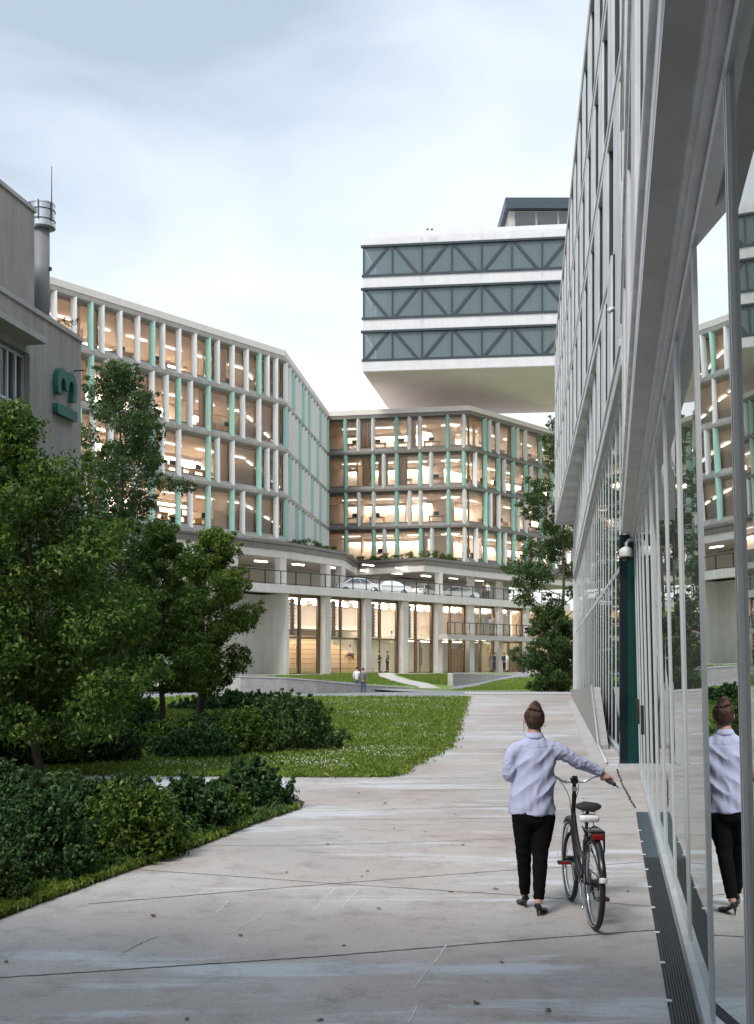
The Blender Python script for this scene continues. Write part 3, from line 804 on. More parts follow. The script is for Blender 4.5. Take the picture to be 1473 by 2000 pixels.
for a, b in zip([21.9] + ys, ys + [76.0]):
    mg = MB()
    for z0, z1 in ((0.1, 4.1), (4.14, 7.75)):
        j = [gn + rng.uniform(-0.006, 0.002) for _ in range(4)]
        mg.add([FF.P(uF(b), j[0], z0), FF.P(uF(a), j[1], z0), FF.P(uF(a), j[2], z1), FF.P(uF(b), j[3], z1)], [(0, 1, 2, 3)])
    mg.build('pane', MT['glass_f'], gb)
# dark glazed return between the two fronts
px_ = 0.2 + 0.208 * yN
mb = MB(); mb.box(px_ - 0.02, px_ + 0.13, 21.76, 21.83, 0.09, 4.51); mb.build('corner_panel', MT['glass_navy'], gb)
mb = MB(); mb.box(px_ + 0.133, px_ + 0.42, 21.76, 21.83, 0.09, 4.51); mb.build('corner_panel', MT['glass_t'], gb)
mb = MB(); mb.box(px_ - 0.03, px_ + 0.46, 21.70, 21.86, 0.0, 0.088); mb.build('corner_sill', MT['alu'], gb)
# near street glazing
g = -0.345
NT = FacT(tuple(NF.P(0, 0))[:2], tuple(NF.P(NF.L, 0))[:2], 0.024)
mb = MB(); NT.box(mb, 0.05, NT.L, g - 0.06, g + 0.05, 0.03, 0.10); NT.box(mb, 0.05, NT.L, g - 0.06, g + 0.085, 4.44, 4.517); NT.box(mb, 0.05, NT.L, g - 0.06, g + 0.055, 4.36, 4.438); NT.box(mb, 0.05, NT.L, g - 0.06, g + 0.014, 4.26, 4.33)
mb.build('transom', MT['alu'], gb)
ysn = [4.40 + 1.75 * k for k in range(-7, 10)] + [21.6]
for Y in ysn:
    mb = MB(); u = uN(Y)
    if Y < 4.5 and Y > 4.3: u += 0.02
    NT.box(mb, u - 0.045, u - 0.014, g - 0.06, g + 0.014, 0.101, 4.419); NT.box(mb, u + 0.016, u + 0.050, g - 0.06, g + 0.014, 0.101, 4.419)
    NT.box(mb, u - 0.0135, u + 0.0155, g - 0.06, g + 0.006, 0.101, 4.419, 1); NT.box(mb, u + 0.0505, u + 0.070, g - 0.06, g + 0.004, 0.101, 4.419)
    mb.build('mullion', [MT['alu'], MT['gasket']], gb)
for a, b in zip(ysn, ysn[1:]):
    ua, ub = uN(b) + 0.06, uN(a) - 0.06
    mg = MB()
    if abs(a - 4.40) < 0.01:                           # pane built as an ajar leaf, hinged far side, to catch the woman's reflection
        sw = math.tan(R(6.9)) * (ub - ua)
        mg.hexa([NT.P(ua, g - 0.012, 0.10), NT.P(ub, g - sw - 0.012, 0.10), NT.P(ub, g - sw, 0.10), NT.P(ua, g, 0.10),
                 NT.P(ua, g - 0.012, 4.26), NT.P(ub, g - sw - 0.012, 4.26), NT.P(ub, g - sw, 4.26), NT.P(ua, g, 4.26)])
        d = mg.build('door', MT['glass_n'], gb)
        mg = MB(); mg.add([NT.P(ua, g, 4.3), NT.P(ub, g, 4.3), NT.P(ub, g, 4.43), NT.P(ua, g, 4.43)], [(0, 1, 2, 3)]); mg.build('pane', MT['glass_n'], gb)
    else:
        j = [rng.uniform(-0.005, 0.004) for _ in range(4)]      # no two panes sit quite true
        mg.add([NT.P(ua - 0.05, g + j[0], 0.08), NT.P(ub + 0.05, g + j[1], 0.08), NT.P(ub + 0.05, g + j[2], 4.43), NT.P(ua - 0.05, g + j[3], 4.43)], [(0, 1, 2, 3)])
        mg.build('pane', MT['glass_n'], gb)
for Y in (16.2, 19.0):
    mb = MB(); u = uN(Y); NT.box(mb, u - 0.02, u + 0.02, g + 0.05, g + 0.10, 1.0, 1.42); mb.build('handle', MT['gasket'], gb)

# wedge-shaped plinth wall and its rail
wl_ = thing('plinth_wall', 'low wedge-shaped concrete plinth wall at the foot of the far glass front', 'wall', tuple(FF.P(uF(40), 0.1)))
mb = MB()
prof = [(uF(72), 0.0), (uF(26.5), 0.0), (uF(26.5), 0.10), (uF(31.2), 1.37), (uF(72), 0.33)]
mb.rings([[FF.P(u, 0.02, z) for u, z in prof], [FF.P(u, 0.22, z) for u, z in prof]])
mb.build('wall_body', MT['conc_old'], wl_)
mb = MB(); mb.tube([FF.P(uF(31.3), 0.25, 1.42), FF.P(uF(26.3), 0.25, 0.10), FF.P(uF(22.5), 0.25, 0.05)], 0.028); mb.build('edge_rail', MT['alu'], wl_, smooth=True)
mb = MB(); FF.box(mb, uF(60), uF(22.2), 0.25, 0.55, 0.002, 0.03); mb.build('foot_strip', MT['conc_cap'], wl_)

# drain grating along the near glass
gr = thing('drain_grating', 'long dark slotted drain grating along the foot of the near glass front', 'grating', tuple(NF.P(uN(10), -0.2)))
mb = MB(); NF.box(mb, uN(15.2), NF.L, g + 0.055, g + 0.215, 0.004, 0.012); mb.build('channel', MT['gasket'], gr)
mb = MB()
for k in range(9): NF.box(mb, uN(11.6), NF.L, g + 0.060 + k * 0.0170, g + 0.069 + k * 0.0170, 0.0122, 0.026)
mb.build('slotted_bars', MT['steel_dk'], gr)
mb = MB(); NF.box(mb, uN(15.2), uN(11.63), g + 0.058, g + 0.210, 0.0122, 0.024); mb.build('cover_plate', MT['slate'], gr)
for k in range(14):
    mb = MB(); NF.box(mb, uN(13.5 - k * 0.85), uN(13.5 - k * 0.85) + 0.04, g + 0.19, g + 0.225, 0.027, 0.032)
    mb.build('clip', MT['white_pl'], gr)

# dome camera and a small spotlight
cc = thing('dome_camera', 'white dome security camera on a curved arm under the soffit', 'camera', tuple(NF.P(0.2, -0.3, 4.3)))
P0 = Vector(at(1243, 1055, 21.3)); 
mb = MB(); mb.tube([P0 + Vector((0.16, 0, 0.0)), P0 + Vector((-0.02, 0, 0.02)), P0 + Vector((-0.14, 0, 0.0)), P0 + Vector((-0.185, 0, -0.06)), P0 + Vector((-0.19, 0, -0.13))], 0.03, 10)
mb.build('arm', MT['camera_grey'], cc, smooth=True)
q = P0 + Vector((-0.19, 0, -0.13))
def lathe(mb, c, prof, seg=20, mi=0):
    mb.rings([[(c[0] + r * math.cos(2 * math.pi * k / seg), c[1] + r * math.sin(2 * math.pi * k / seg), c[2] + z) for k in range(seg)] for r, z in prof], mi); return mb
mb = lathe(MB(), q, [(0.03, 0.01), (0.075, -0.01), (0.12, -0.045), (0.132, -0.07), (0.132, -0.17), (0.125, -0.185), (0.09, -0.19)]); mb.build('housing', MT['camera_grey'], cc, smooth=True)
mb = lathe(MB(), q, [(0.088, -0.189), (0.085, -0.22), (0.06, -0.255), (0.02, -0.27)]); mb.build('dome', MT['lens'], cc, smooth=True)
mb = MB(); mb.box(P0.x + 0.15, P0.x + 0.19, P0.y - 0.06, P0.y + 0.06, P0.z - 0.09, P0.z + 0.09); mb.build('wall_plate', MT['camera_grey'], cc)
spt = thing('wall_spotlight', 'small white spotlight on a bracket high on the grey concrete grid', 'light', at(1204, 604, 24.6))
P1 = Vector(at(1206, 604, 24.6))
mb = MB(); mb.tube([P1 + Vector((0.06, 0, 0)), P1 + Vector((-0.10, 0, 0.015)), P1 + Vector((-0.17, 0, -0.02))], 0.025); mb.build('bracket', MT['white_pl'], spt, smooth=True)
mb = MB(); mb.tube([P1 + Vector((-0.08, 0, 0.02)), P1 + Vector((-0.2, 0, -0.045))], [0.05, 0.06], 12); mb.build('lamp_head', MT['white_pl'], spt, smooth=True)

# ================================================================== LEFT BUILDING
lb = thing('concrete_building', 'old grey rendered concrete building with a steel chimney behind the trees', 'building', (-12, 25, 0))
LW = Fac((-9.2 - 0.19 * 27, 8.0), (-9.2, 35.0))
def uL(px, n=0): return LW.u_at(px, n)
w0, w1 = uL(-60), uL(58)
mb = MB()
LW.box(mb, 0, w0, -9, 0, -0.1, 12.0); LW.box(mb, w1, LW.L, -9, 0, -0.1, 12.0)
LW.box(mb, w0, w1, -9, 0, 10.75, 12.0); LW.box(mb, w0, w1, -9, 0, -0.1, 5.2); LW.box(mb, w0, w1, -9, -0.45, 5.2, 10.75)
mb.build('wall', MT['conc_old'], lb)
mb = MB(); LW.box(mb, 0, LW.L + 0.06, -0.35, 0.06, 12.0, 12.14); LW.box(mb, LW.L - 0.3, LW.L + 0.06, -9, -0.35, 12.0, 12.14); mb.build('parapet_cap', MT['conc_cap'], lb)
uu = uL(67, -0.3)
mb = MB(); LW.box(mb, 0, uu, -9, -0.3, 12.01, 15.1); mb.build('upper_wall', MT['conc_old'], lb)
mb = MB(); LW.box(mb, 0, uu + 0.05, -9, -0.24, 15.1, 15.22); mb.build('parapet_cap', MT['conc_cap'], lb)
mb = MB(); LW.box(mb, w0 - 3, uL(84, 0.5), 0.0, 0.62, 10.95, 11.12); mb.build('window_canopy', MT['conc_cap'], lb)
mb = MB()
nv = 7
for k in range(nv + 1):
    u = w0 + (w1 - w0) * k / nv; LW.box(mb, u - 0.04, u + 0.04, -0.30, -0.18, 5.2, 10.74)
for z in (5.24, 7.4, 9.3, 10.68): LW.box(mb, w0, w1, -0.29, -0.19, z - 0.04, z + 0.04)
wf = mb.build('window', MT['alu'], lb)
mg = MB(); mg.add([LW.P(w0, -0.24, 5.2), LW.P(w1, -0.24, 5.2), LW.P(w1, -0.24, 10.74), LW.P(w0, -0.24, 10.74)], [(0, 1, 2, 3)]); mg.build('pane', MT['glass_d'], wf)
cx_, cy_ = (81 - CX) / FPX * 34.2, 34.2
mb = lathe(MB(), (cx_, cy_, 11.5), [(0.245, 0), (0.245, 3.75)], 24); ch = mb.build('chimney', MT['flue'], lb, smooth=True)
zb = CAMH + (HY - 449) * cy_ / FPX
mb = lathe(MB(), (cx_ + 0.03, cy_, zb), [(0.25, 0.0), (0.39, 0.05), (0.39, 0.17), (0.37, 0.18), (0.37, 0.72), (0.385, 0.73), (0.385, 0.77), (0.33, 0.77), (0.33, 0.5)], 28); mb.build('chimney_head', MT['galv'], ch, smooth=False)
mb = MB()
for z in (0.25, 0.55):
    mb.tube([(cx_ + 0.03 + 0.385 * math.cos(a), cy_ + 0.385 * math.sin(a), zb + z) for a in np.linspace(0, 2 * math.pi, 28)[:-1]], 0.012, 6, closed=True)
for a in (-2.6, -1.6, -0.5): mb.box(cx_ + 0.03 + 0.39 * math.cos(a) - 0.015, cx_ + 0.03 + 0.39 * math.cos(a) + 0.015, cy_ + 0.39 * math.sin(a) - 0.02, cy_ + 0.39 * math.sin(a) + 0.02, zb + 0.2, zb + 0.78)
mb.tube([(cx_ - 0.36, cy_ - 0.1, zb + 0.70), (cx_ - 0.42, cy_ - 0.12, zb + 0.66), (cx_ - 0.42, cy_ - 0.12, zb + 0.58), (cx_ - 0.36, cy_ - 0.1, zb + 0.56)], 0.014, 6)
mb.build('tank_bands', MT['steel_dk'], ch)
mb = MB(); mb.tube([(cx_ + 0.34, cy_ - 0.1, zb + 0.4), (cx_ + 0.34, cy_ - 0.1, zb + 1.2), (cx_ + 0.34, cy_ - 0.1, zb + 1.88)], [0.022, 0.014, 0.009], 6); mb.build('antenna', MT['steel_dk'], ch)
mb = MB(); mb.tube([LW.P(LW.L - 0.5, 0, 10.98), LW.P(LW.L - 0.5, 0.35, 10.98)], 0.02, 6); mb.box(cx_ + 0.23, cx_ + 0.31, cy_ - 0.04, cy_ + 0.04, 13.95, 14.05); mb.build('spigots', MT['steel_dk'], lb)

# the number 13, turned on its side
sg = thing('house_number_sign', 'large bottle green number 13 turned sideways on the grey concrete wall', 'sign', tuple(LW.P(uL(131), 0.1, 10.0)))
def numeral(txt, pc_px, pc_py, height, width):
    cu = bpy.data.curves.new('numeral', 'FONT'); cu.body = txt; cu.size = 1.0; cu.extrude = 0.05; cu.offset = 0.016; cu.align_x = 'CENTER'; cu.align_y = 'CENTER'; cu.resolution_u = 6
    o = bpy.data.objects.new('numeral', cu); COL.objects.link(o)
    dg = bpy.context.evaluated_depsgraph_get(); dg.update()
    me = bpy.data.meshes.new_from_object(o.evaluated_get(dg)); bpy.data.objects.remove(o)
    co = np.array([v.co[:] for v in me.vertices]); lo, hi = co.min(0), co.max(0); c = (lo + hi) / 2; s = hi - lo
    u = uL(pc_px, 0.15); Y = LW.P(u, 0.15).y; z = CAMH + (HY - pc_py) * Y / FPX
    for v, q in zip(me.vertices, co):
        gx, gy, gz = (q - c) / s
        p = LW.P(u - gy * height, 0.10 + gz * 0.16, z + gx * width)
        v.co = p
    me.flip_normals() if False else None
    return link_mesh('numeral', me, MT['green_sign'], sg)
numeral('3', 131, 751, 1.28, 0.86)
numeral('1', 131, 806, 1.28, 0.30)

# ================================================================== GROUND
def smooth01(t):
    t = max(0.0, min(1.0, t)); return t * t * (3 - 2 * t)
def front_dist(x, y):
    q = Vector((x, y)) - FR.o
    return q.dot(FR.n)
def hgt(x, y):
    return 1.15 * smooth01((13.5 - front_dist(x, y)) / 9.5) * smooth01(((Vector((x, y)) - FR.o).dot(FR.u) + 6) / 7)
def ray_ground(px, py):
    """where the line of sight through a photo point meets the rising forecourt"""
    kx, kz = (px - CX) / FPX, (HY - py) / FPX
    y = 20.0
    while y < 140:
        if CAMH + kz * y <= hgt(kx * y, y): break
        y += 0.05
    return (kx * y, y)
def sheet(name, poly, mat, dz, step=None, kind='structure', flat=None):
    bm = bmesh.new()
    vs = [bm.verts.new((p[0], p[1], 0)) for p in poly]
    bm.faces.new(vs)
    bm.normal_update()
    if step:
        xs = [p[0] for p in poly]; ys = [p[1] for p in poly]
        x = math.floor(min(xs)) + step
        while x < max(xs):
            bmesh.ops.bisect_plane(bm, geom=bm.verts[:] + bm.edges[:] + bm.faces[:], plane_co=(x, 0, 0), plane_no=(1, 0, 0)); x += step
        y = math.floor(min(ys)) + step
        while y < max(ys):
            bmesh.ops.bisect_plane(bm, geom=bm.verts[:] + bm.edges[:] + bm.faces[:], plane_co=(0, y, 0), plane_no=(0, 1, 0)); y += step
    bmesh.ops.triangulate(bm, faces=bm.faces[:])
    bmesh.ops.recalc_face_normals(bm, faces=bm.faces[:])
    for v in bm.verts: v.co.z = (hgt(v.co.x, v.co.y) if flat is None else flat) + dz
    for f in bm.faces:
        if f.normal.z < 0: f.normal_flip()
    me = bpy.data.meshes.new(name); bm.to_mesh(me); bm.free()
    o = link_mesh(name, me, mat)
    if kind: o['kind'] = kind
    return o

# plaza slab material: blotched grey concrete with pale wash marks, rusty patches and scuffs
def plaza_material():
    m, t, b = new_mat('plaza_concrete')
    N = lambda ty, **k: t.nodes.new(ty)
    L = t.links.new
    tc = N('ShaderNodeTexCoord')
    def noise(scale, stretch, det=6, rough=0.6, dist=0.0):
        mp = N('ShaderNodeMapping'); mp.inputs['Scale'].default_value = stretch
        L(tc.outputs['Object'], mp.inputs[0])
        n = N('ShaderNodeTexNoise'); n.inputs['Scale'].default_value = scale; n.inputs['Detail'].default_value = det; n.inputs['Roughness'].default_value = rough; n.inputs['Distortion'].default_value = dist
        L(mp.outputs[0], n.inputs['Vector']); return n.outputs[0]
    def ramp(src, stops):
        r = N('ShaderNodeValToRGB'); e = r.color_ramp.elements
        e[0].position, e[0].color = stops[0][0], c4(stops[0][1]); e[1].position, e[1].color = stops[-1][0], c4(stops[-1][1])
        for p, c in stops[1:-1]:
            k = e.new(p); k.color = c4(c)
        L(src, r.inputs[0]); return r.outputs[0]
    def mix(f, a, bb, mode='MIX'):
        x = N('ShaderNodeMix'); x.data_type = 'RGBA'; x.blend_type = mode
        if isinstance(f, (int, float)): x.inputs[0].default_value = f
        else: L(f, x.inputs[0])
        for s, v in ((6, a), (7, bb)):
            if isinstance(v, tuple): x.inputs[s].default_value = c4(v)
            else: L(v, x.inputs[s])
        return x.outputs[2]
    base = ramp(noise(0.35, (1, 0.7, 1), 8, 0.62), [(0.28, (0.325, 0.297, 0.278)), (0.5, (0.43, 0.397, 0.374)), (0.72, (0.51, 0.48, 0.455))])
    warm = ramp(noise(0.22, (1, 1, 1), 4), [(0.45, (0, 0, 0)), (0.68, (1, 1, 1))])
    c = mix(warm, base, mix(1.0, base, (1.0, 0.88, 0.84), 'MULTIPLY'))
    # pale wash streaks that run across the walkway
    n1 = noise(1.1, (0.32, 1.9, 1), 9, 0.7, 0.3)
    n2 = noise(0.25, (0.5, 1.0, 1), 3)
    prod = N('ShaderNodeMath'); prod.operation = 'MULTIPLY'; L(n1, prod.inputs[0]); L(n2, prod.inputs[1])
    st = ramp(prod.outputs[0], [(0.275, (0, 0, 0)), (0.325, (1, 1, 1))])
    stv = N('ShaderNodeMath'); stv.operation = 'MULTIPLY'; stv.inputs[1].default_value = 0.9; L(st, stv.inputs[0])
    c = mix(stv.outputs[0], c, (0.56, 0.57, 0.60))
    # scuffs, grit and dark spots
    g = ramp(noise(38, (1, 1, 1), 3, 0.6), [(0.30, (0.55, 0.53, 0.52)), (0.42, (1, 1, 1)), (0.7, (1.06, 1.06, 1.05))])
    c = mix(0.8, c, g, 'MULTIPLY')
    d = ramp(noise(2.6, (1, 1, 1), 10, 0.75), [(0.33, (0.62, 0.60, 0.59)), (0.5, (1, 1, 1))])
    c = mix(0.8, c, d, 'MULTIPLY')
    L(c, b.inputs['Base Color'])
    rr = N('ShaderNodeMapRange'); rr.inputs[1].default_value = 0.3; rr.inputs[2].default_value = 0.7; rr.inputs[3].default_value = 0.42; rr.inputs[4].default_value = 0.75
    L(noise(0.5, (0.6, 1.4, 1), 6), rr.inputs[0]); L(rr.outputs[0], b.inputs['Roughness'])
    bp = N('ShaderNodeBump'); bp.inputs['Strength'].default_value = 0.25; bp.inputs['Distance'].default_value = 0.01
    L(noise(60, (1, 1, 1), 6), bp.inputs['Height']); L(bp.outputs[0], b.inputs['Normal'])
    return m
MT['plaza'] = plaza_material()

sheet('ground', [(-500, -300), (500, -300), (500, 700), (-500, 700)], MT['path_pale'], -0.016, flat=0)
sheet('planting_bed', [(-30, 4), (-3.2, 8.2), (-2.7, 10), (-1.2, 15.0), (-1.0, 16.4), (-1.6, 18.2), (-30, 18.4)], MT['soil'], -0.008, flat=0)
g_ = lambda l: [gp(*p) for p in l]
plaza_edge = g_([(0, 1795), (100, 1757), (190, 1724), (290, 1688), (390, 1653), (504, 1607), (589, 1579), (596, 1566), (560, 1552), (470, 1541), (300, 1537)])
lawn_edge = g_([(266, 1515), (558, 1517), (754, 1517), (778, 1506), (795, 1495), (832, 1478), (865, 1462), (880, 1440), (888, 1418), (900, 1390), (911, 1363.5)])
sheet('plaza', [(-9, -12), (-3.9, 6.9)] + plaza_edge + [(-9, plaza_edge[-1][1]), (-9, lawn_edge[0][1])] + lawn_edge + [(lawn_edge[-1][0], 72.6), (16, 72.6), (16, 40), (9, 10), (5, -12)], MT['plaza'], 0.0, flat=0)
sheet('side_path', [(-9, plaza_edge[-1][1]), (-9, lawn_edge[0][1] + .0), (-40, lawn_edge[0][1] + 1), (-40, plaza_edge[-1][1] + .5)][::-1], MT['path_side'], 0.0, flat=0)
sheet('path_wash', [gp(560, 1549), gp(556, 1520), gp(270, 1518), (-8.9, lawn_edge[0][1] - .05), (-8.9, plaza_edge[-1][1] + .05), gp(300, 1535)], MT['path_side'], 0.004, flat=0)
lawn_poly = lawn_edge + [(lawn_edge[-1][0], 66.2), (-12, 68), (-16, 30), (-10, lawn_edge[0][1])]
sheet('lawn', lawn_poly, MT['grass_base'], 0.010, flat=0)
sheet('road', [(-40, 66.4), (lawn_edge[-1][0] + .1, 66.3), (5.3, 72.4), (60, 72.4), (60, 79.5), (-40, 79.5)], MT['asphalt'], 0.004, flat=0)
# zebra bars
sheet('road_border', [(5.6, 72.9), (14, 72.9), (14, 73.5), (5.6, 73.5)], MT['path_pale'], 0.008, flat=0)
zb = MB()
for k in range(33):
    x = 6.0 + k * 0.235
    zb.add([(x, 75.6, 0.009), (x + 0.13, 75.6, 0.009), (x + 0.27, 79.3, 0.009), (x + 0.14, 79.3, 0.009)], [(0, 1, 2, 3)])
o = zb.build('road_markings', MT['paint']); o['kind'] = 'structure'
# forecourt slope
tz = MB()
xs = np.arange(-60, 60.1, 1.5); ysg = np.arange(79.5, 150.1, 1.5)
for y in ysg:
    for x in xs: tz.v.append((float(x), float(y), hgt(float(x), float(y)) + 0.012))
nx = len(xs)
for j in range(len(ysg) - 1):
    for i in range(nx - 1):
        tz.f.append((j * nx + i, j * nx + i + 1, (j + 1) * nx + i + 1, (j + 1) * nx + i)); tz.m.append(0)
o = tz.build('terrain', MT['grass_far'], smooth=True); o['kind'] = 'structure'
rg = lambda l: [ray_ground(*p) for p in l]
sheet('road_verge', [(-30, 79.4), (60, 79.4), (60, 81.5), (7, 82), (2, 81.5), (-30, 81)], MT['asphalt'], 0.02, 1.5)
f0, f1 = FR.P(-4, 0.4), FR.P(FR.L + 8, 0.4); f2, f3 = FR.P(FR.L + 8, 3.6), FR.P(-4, 2.8)
sheet('forecourt', [tuple(p)[:2] for p in (f0, f1, f2, f3)], MT['path_pale'], 0.03, 1.5)
sheet('curved_path', rg([(726, 1315.5), (742, 1322), (764, 1330), (792, 1337.5), (815, 1341.5), (822, 1346), (862, 1346), (852, 1342), (838, 1336), (800, 1329.5), (775, 1322), (768, 1318), (774, 1314)]), MT['path_pale'], 0.05, 1.0)
sheet('asphalt_path', rg([(872, 1347), (889, 1341), (912, 1331), (960, 1322), (1001, 1316.5), (1030, 1313.5), (1062, 1311), (1076, 1314), (1117, 1318), (1117, 1322.5), (1081, 1320), (1040, 1321.5), (1005, 1324.5), (965, 1331), (940, 1338), (927, 1341.5), (915, 1347)]), MT['asphalt'], 0.045, 1.0)
# retaining walls that hold the slope
def low_wall(label, base, tops, thick=0.45):
    p = rg(base); q0 = Vector(p[0]); 
    t = thing('retaining_wall', label, 'wall', (p[0][0], p[0][1], 0))
    mb = MB(); rings = []
    for i, (x, y) in enumerate(p):
        z = CAMH + (HY - tops[i]) * y / FPX
        a = Vector(p[min(i + 1, len(p) - 1)]) - Vector(p[max(i - 1, 0)]); a.normalize(); n = Vector((-a.y, a.x))
        rings.append([(x, y, -0.3), (x, y, z), (x + n.x * thick, y + n.y * thick, z), (x + n.x * thick, y + n.y * thick, -0.3)])
    mb.rings(rings); mb.build('wall_body', MT['conc_cap'], t)
    mb = MB()
    mb.rings([[(r[1][0], r[1][1] - 0.04, r[1][2] + 0.002), (r[1][0], r[1][1] - 0.04, r[1][2] + 0.07), (r[2][0], r[2][1], r[2][2] + 0.07), (r[2][0], r[2][1], r[2][2] + 0.002)] for r in rings])
    mb.build('wall_cap', MT['conc_white'], t)
low_wall('long low grey retaining wall sloping down past the two men in the road', [(400, 1348), (470, 1348), (560, 1348.5), (620, 1349), (680, 1347.5), (740, 1346), (800, 1345)], [1322, 1322.5, 1325, 1330, 1336, 1340.5, 1344])
low_wall('short pale wedge-shaped retaining wall beside the grey curved path', [(885, 1341), (925, 1335), (965, 1327), (1003, 1319.5)], [1317, 1317, 1318, 1319])

# expansion joints and cracks
def strip(mb, pts, w, z, jit=0.3, n=40, seed=0):
    rr = random.Random(seed); P = [Vector(gp(*p)) for p in pts]; path = []
    for a, b in zip(P, P[1:]):
        for k in range(n): path.append(a.lerp(b, k / n))
    path.append(P[-1]); vs = []
    for i, p in enumerate(path):
        t = (path[min(i + 1, len(path) - 1)] - path[max(i - 1, 0)]).normalized(); nn = Vector((-t.y, t.x))
        o = (rr.random() - 0.5) * w * jit; ww = w * (0.75 + 0.5 * rr.random()) / 2
        vs += [(p + nn * (o + ww)).to_3d() + Vector((0, 0, z)), (p + nn * (o - ww)).to_3d() + Vector((0, 0, z))]
    mb.add(vs, [(2 * i, 2 * i + 1, 2 * i + 3, 2 * i + 2) for i in range(len(path) - 1)])
mb = MB()
strip(mb, [(-60, 1914), (640, 1868), (1000, 1838), (1292, 1816)], 0.014, 0.003, 0.8, seed=1)
strip(mb, [(172, 1766), (640, 1727), (950, 1703), (1262, 1684)], 0.012, 0.003, 0.8, seed=2)
strip(mb, [(272, 1699), (460, 1712), (650, 1726), (1030, 1750), (1282, 1772)], 0.011, 0.003, 0.8, seed=3)
strip(mb, [(396, 1652), (620, 1651), (900, 1642), (1244, 1629)], 0.010, 0.003, 0.8, seed=4)
for i, (a, b) in enumerate((((590, 1602), (1240, 1596)), ((585, 1586), (1000, 1575)), ((720, 1545), (1225, 1540)), ((780, 1520), (1200, 1516)), ((868, 1466), (1180, 1462)), ((893, 1420), (1155, 1418)))):
    strip(mb, [a, b], 0.012, 0.003, 0.8, seed=6 + i)
strip(mb, [(1205, 1502), (1215, 1530), (1240, 1578)], 0.03, 0.003, 0.8, seed=20)
strip(mb, [(240, 1862), (275, 1843), (310, 1829)], 0.006, 0.003, 2.0, seed=21)
o = mb.build('plaza_joints', MT['joint']); o['kind'] = 'structure'
mb = MB()
strip(mb, [(872, 1846), (858, 1868), (838, 1893), (808, 1930)], 0.008, 0.0034, 1.0, seed=30)
strip(mb, [(815, 1966), (798, 1998)], 0.008, 0.0034, 1.0, seed=31)
for i, (a, b) in enumerate((((655, 1735), (612, 1778)), ((700, 1738), (668, 1772)), ((508, 1788), (450, 1822)), ((446, 1760), (424, 1782)))):
    strip(mb, [a, b], 0.006, 0.0034, 2.0, seed=32 + i)
o = mb.build('plaza_scratches', MT['paint']); o['kind'] = 'structure'

# dry leaves on the walkway
rl = random.Random(77)
spots = [(968, 1738), (1180, 1770), (672, 1848), (718, 1702), (706, 1713), (640, 1650), (830, 1625), (770, 1618), (905, 1652), (560, 1705), (980, 1880), (625, 1993), (365, 1992), (12, 1880), (470, 1828), (1090, 1668), (752, 1570), (700, 1550), (1226, 1742), (890, 1590), (1070, 1975), (740, 1776), (1140, 1560), (880, 1742), (300, 1790), (930, 1960)]
base_me = []
for k in range(4):
    mb = MB(); n = 7
    L_ = []; Rr = []
    for i in range(n):
        t = i / (n - 1); w = 0.4 * math.sin(math.pi * t) ** 0.8 * (1 + 0.15 * math.sin(9 * t + k)); zc = 0.10 + 0.22 * math.sin(2.5 * t + k)
        L_.append((-w, t - 0.5, zc + w * 0.5)); Rr.append((w, t - 0.5, zc + w * (0.35 + 0.1 * k)))
    C_ = [(0, i / (n - 1) - 0.5, 0.05 + 0.22 * math.sin(2.5 * i / (n - 1) + k)) for i in range(n)]
    mb.v = L_ + C_ + Rr
    for i in range(n - 1):
        mb.f += [(i, i + 1, n + i + 1, n + i), (n + i, n + i + 1, 2 * n + i + 1, 2 * n + i)]; mb.m += [0, 0]
    me = bpy.data.meshes.new('dry_leaf'); me.from_pydata(mb.v, [], mb.f); me.materials.append(MT['deadleaf']); base_me.append(me)
for i, (px, py) in enumerate(spots):
    o = bpy.data.objects.new('dry_leaf', base_me[i % 4]); COL.objects.link(o)
    x, y = gp(px, py); s = rl.uniform(0.03, 0.065)
    o.location = (x, y, 0.002); o.scale = (s, s, s * 0.6); o.rotation_euler = (0, 0, rl.random() * 6.28)
    tag(o, 'small brown dry leaf lying on the concrete walkway', 'leaf', 'dry leaves scattered on the walkway')

# ================================================================== PLANTS
def leaves_mesh(name, c, d, nrm, size, mat, parent=None, aspect=0.5, fold=0.18, droop=0.15):
    """many small folded leaves: c centres, d directions of the midrib, nrm leaf normals"""
    n = len(c)
    d = d / np.linalg.norm(d, axis=1)[:, None]
    b = np.cross(nrm, d); b /= (np.linalg.norm(b, axis=1)[:, None] + 1e-9)
    nn = np.cross(d, b)
    s = size[:, None]
    v = np.empty((n, 4, 3), np.float32)
    v[:, 0] = c - d * s * 0.5
    v[:, 1] = c + b * s * aspect * 0.5 + nn * s * fold - d * s * 0.05
    v[:, 2] = c + d * s * 0.5 - nn * s * droop
    v[:, 3] = c - b * s * aspect * 0.5 + nn * s * fold - d * s * 0.05
    me = bpy.data.meshes.new(name)
    me.vertices.add(n * 4); me.loops.add(n * 4); me.polygons.add(n)
    me.vertices.foreach_set('co', v.reshape(-1))
    me.loops.foreach_set('vertex_index', np.arange(n * 4, dtype=np.int32))
    me.polygons.foreach_set('loop_start', np.arange(0, n * 4, 4, dtype=np.int32))
    me.update(calc_edges=True); me.validate()
    return link_mesh(name, me, mat, parent, local=True)

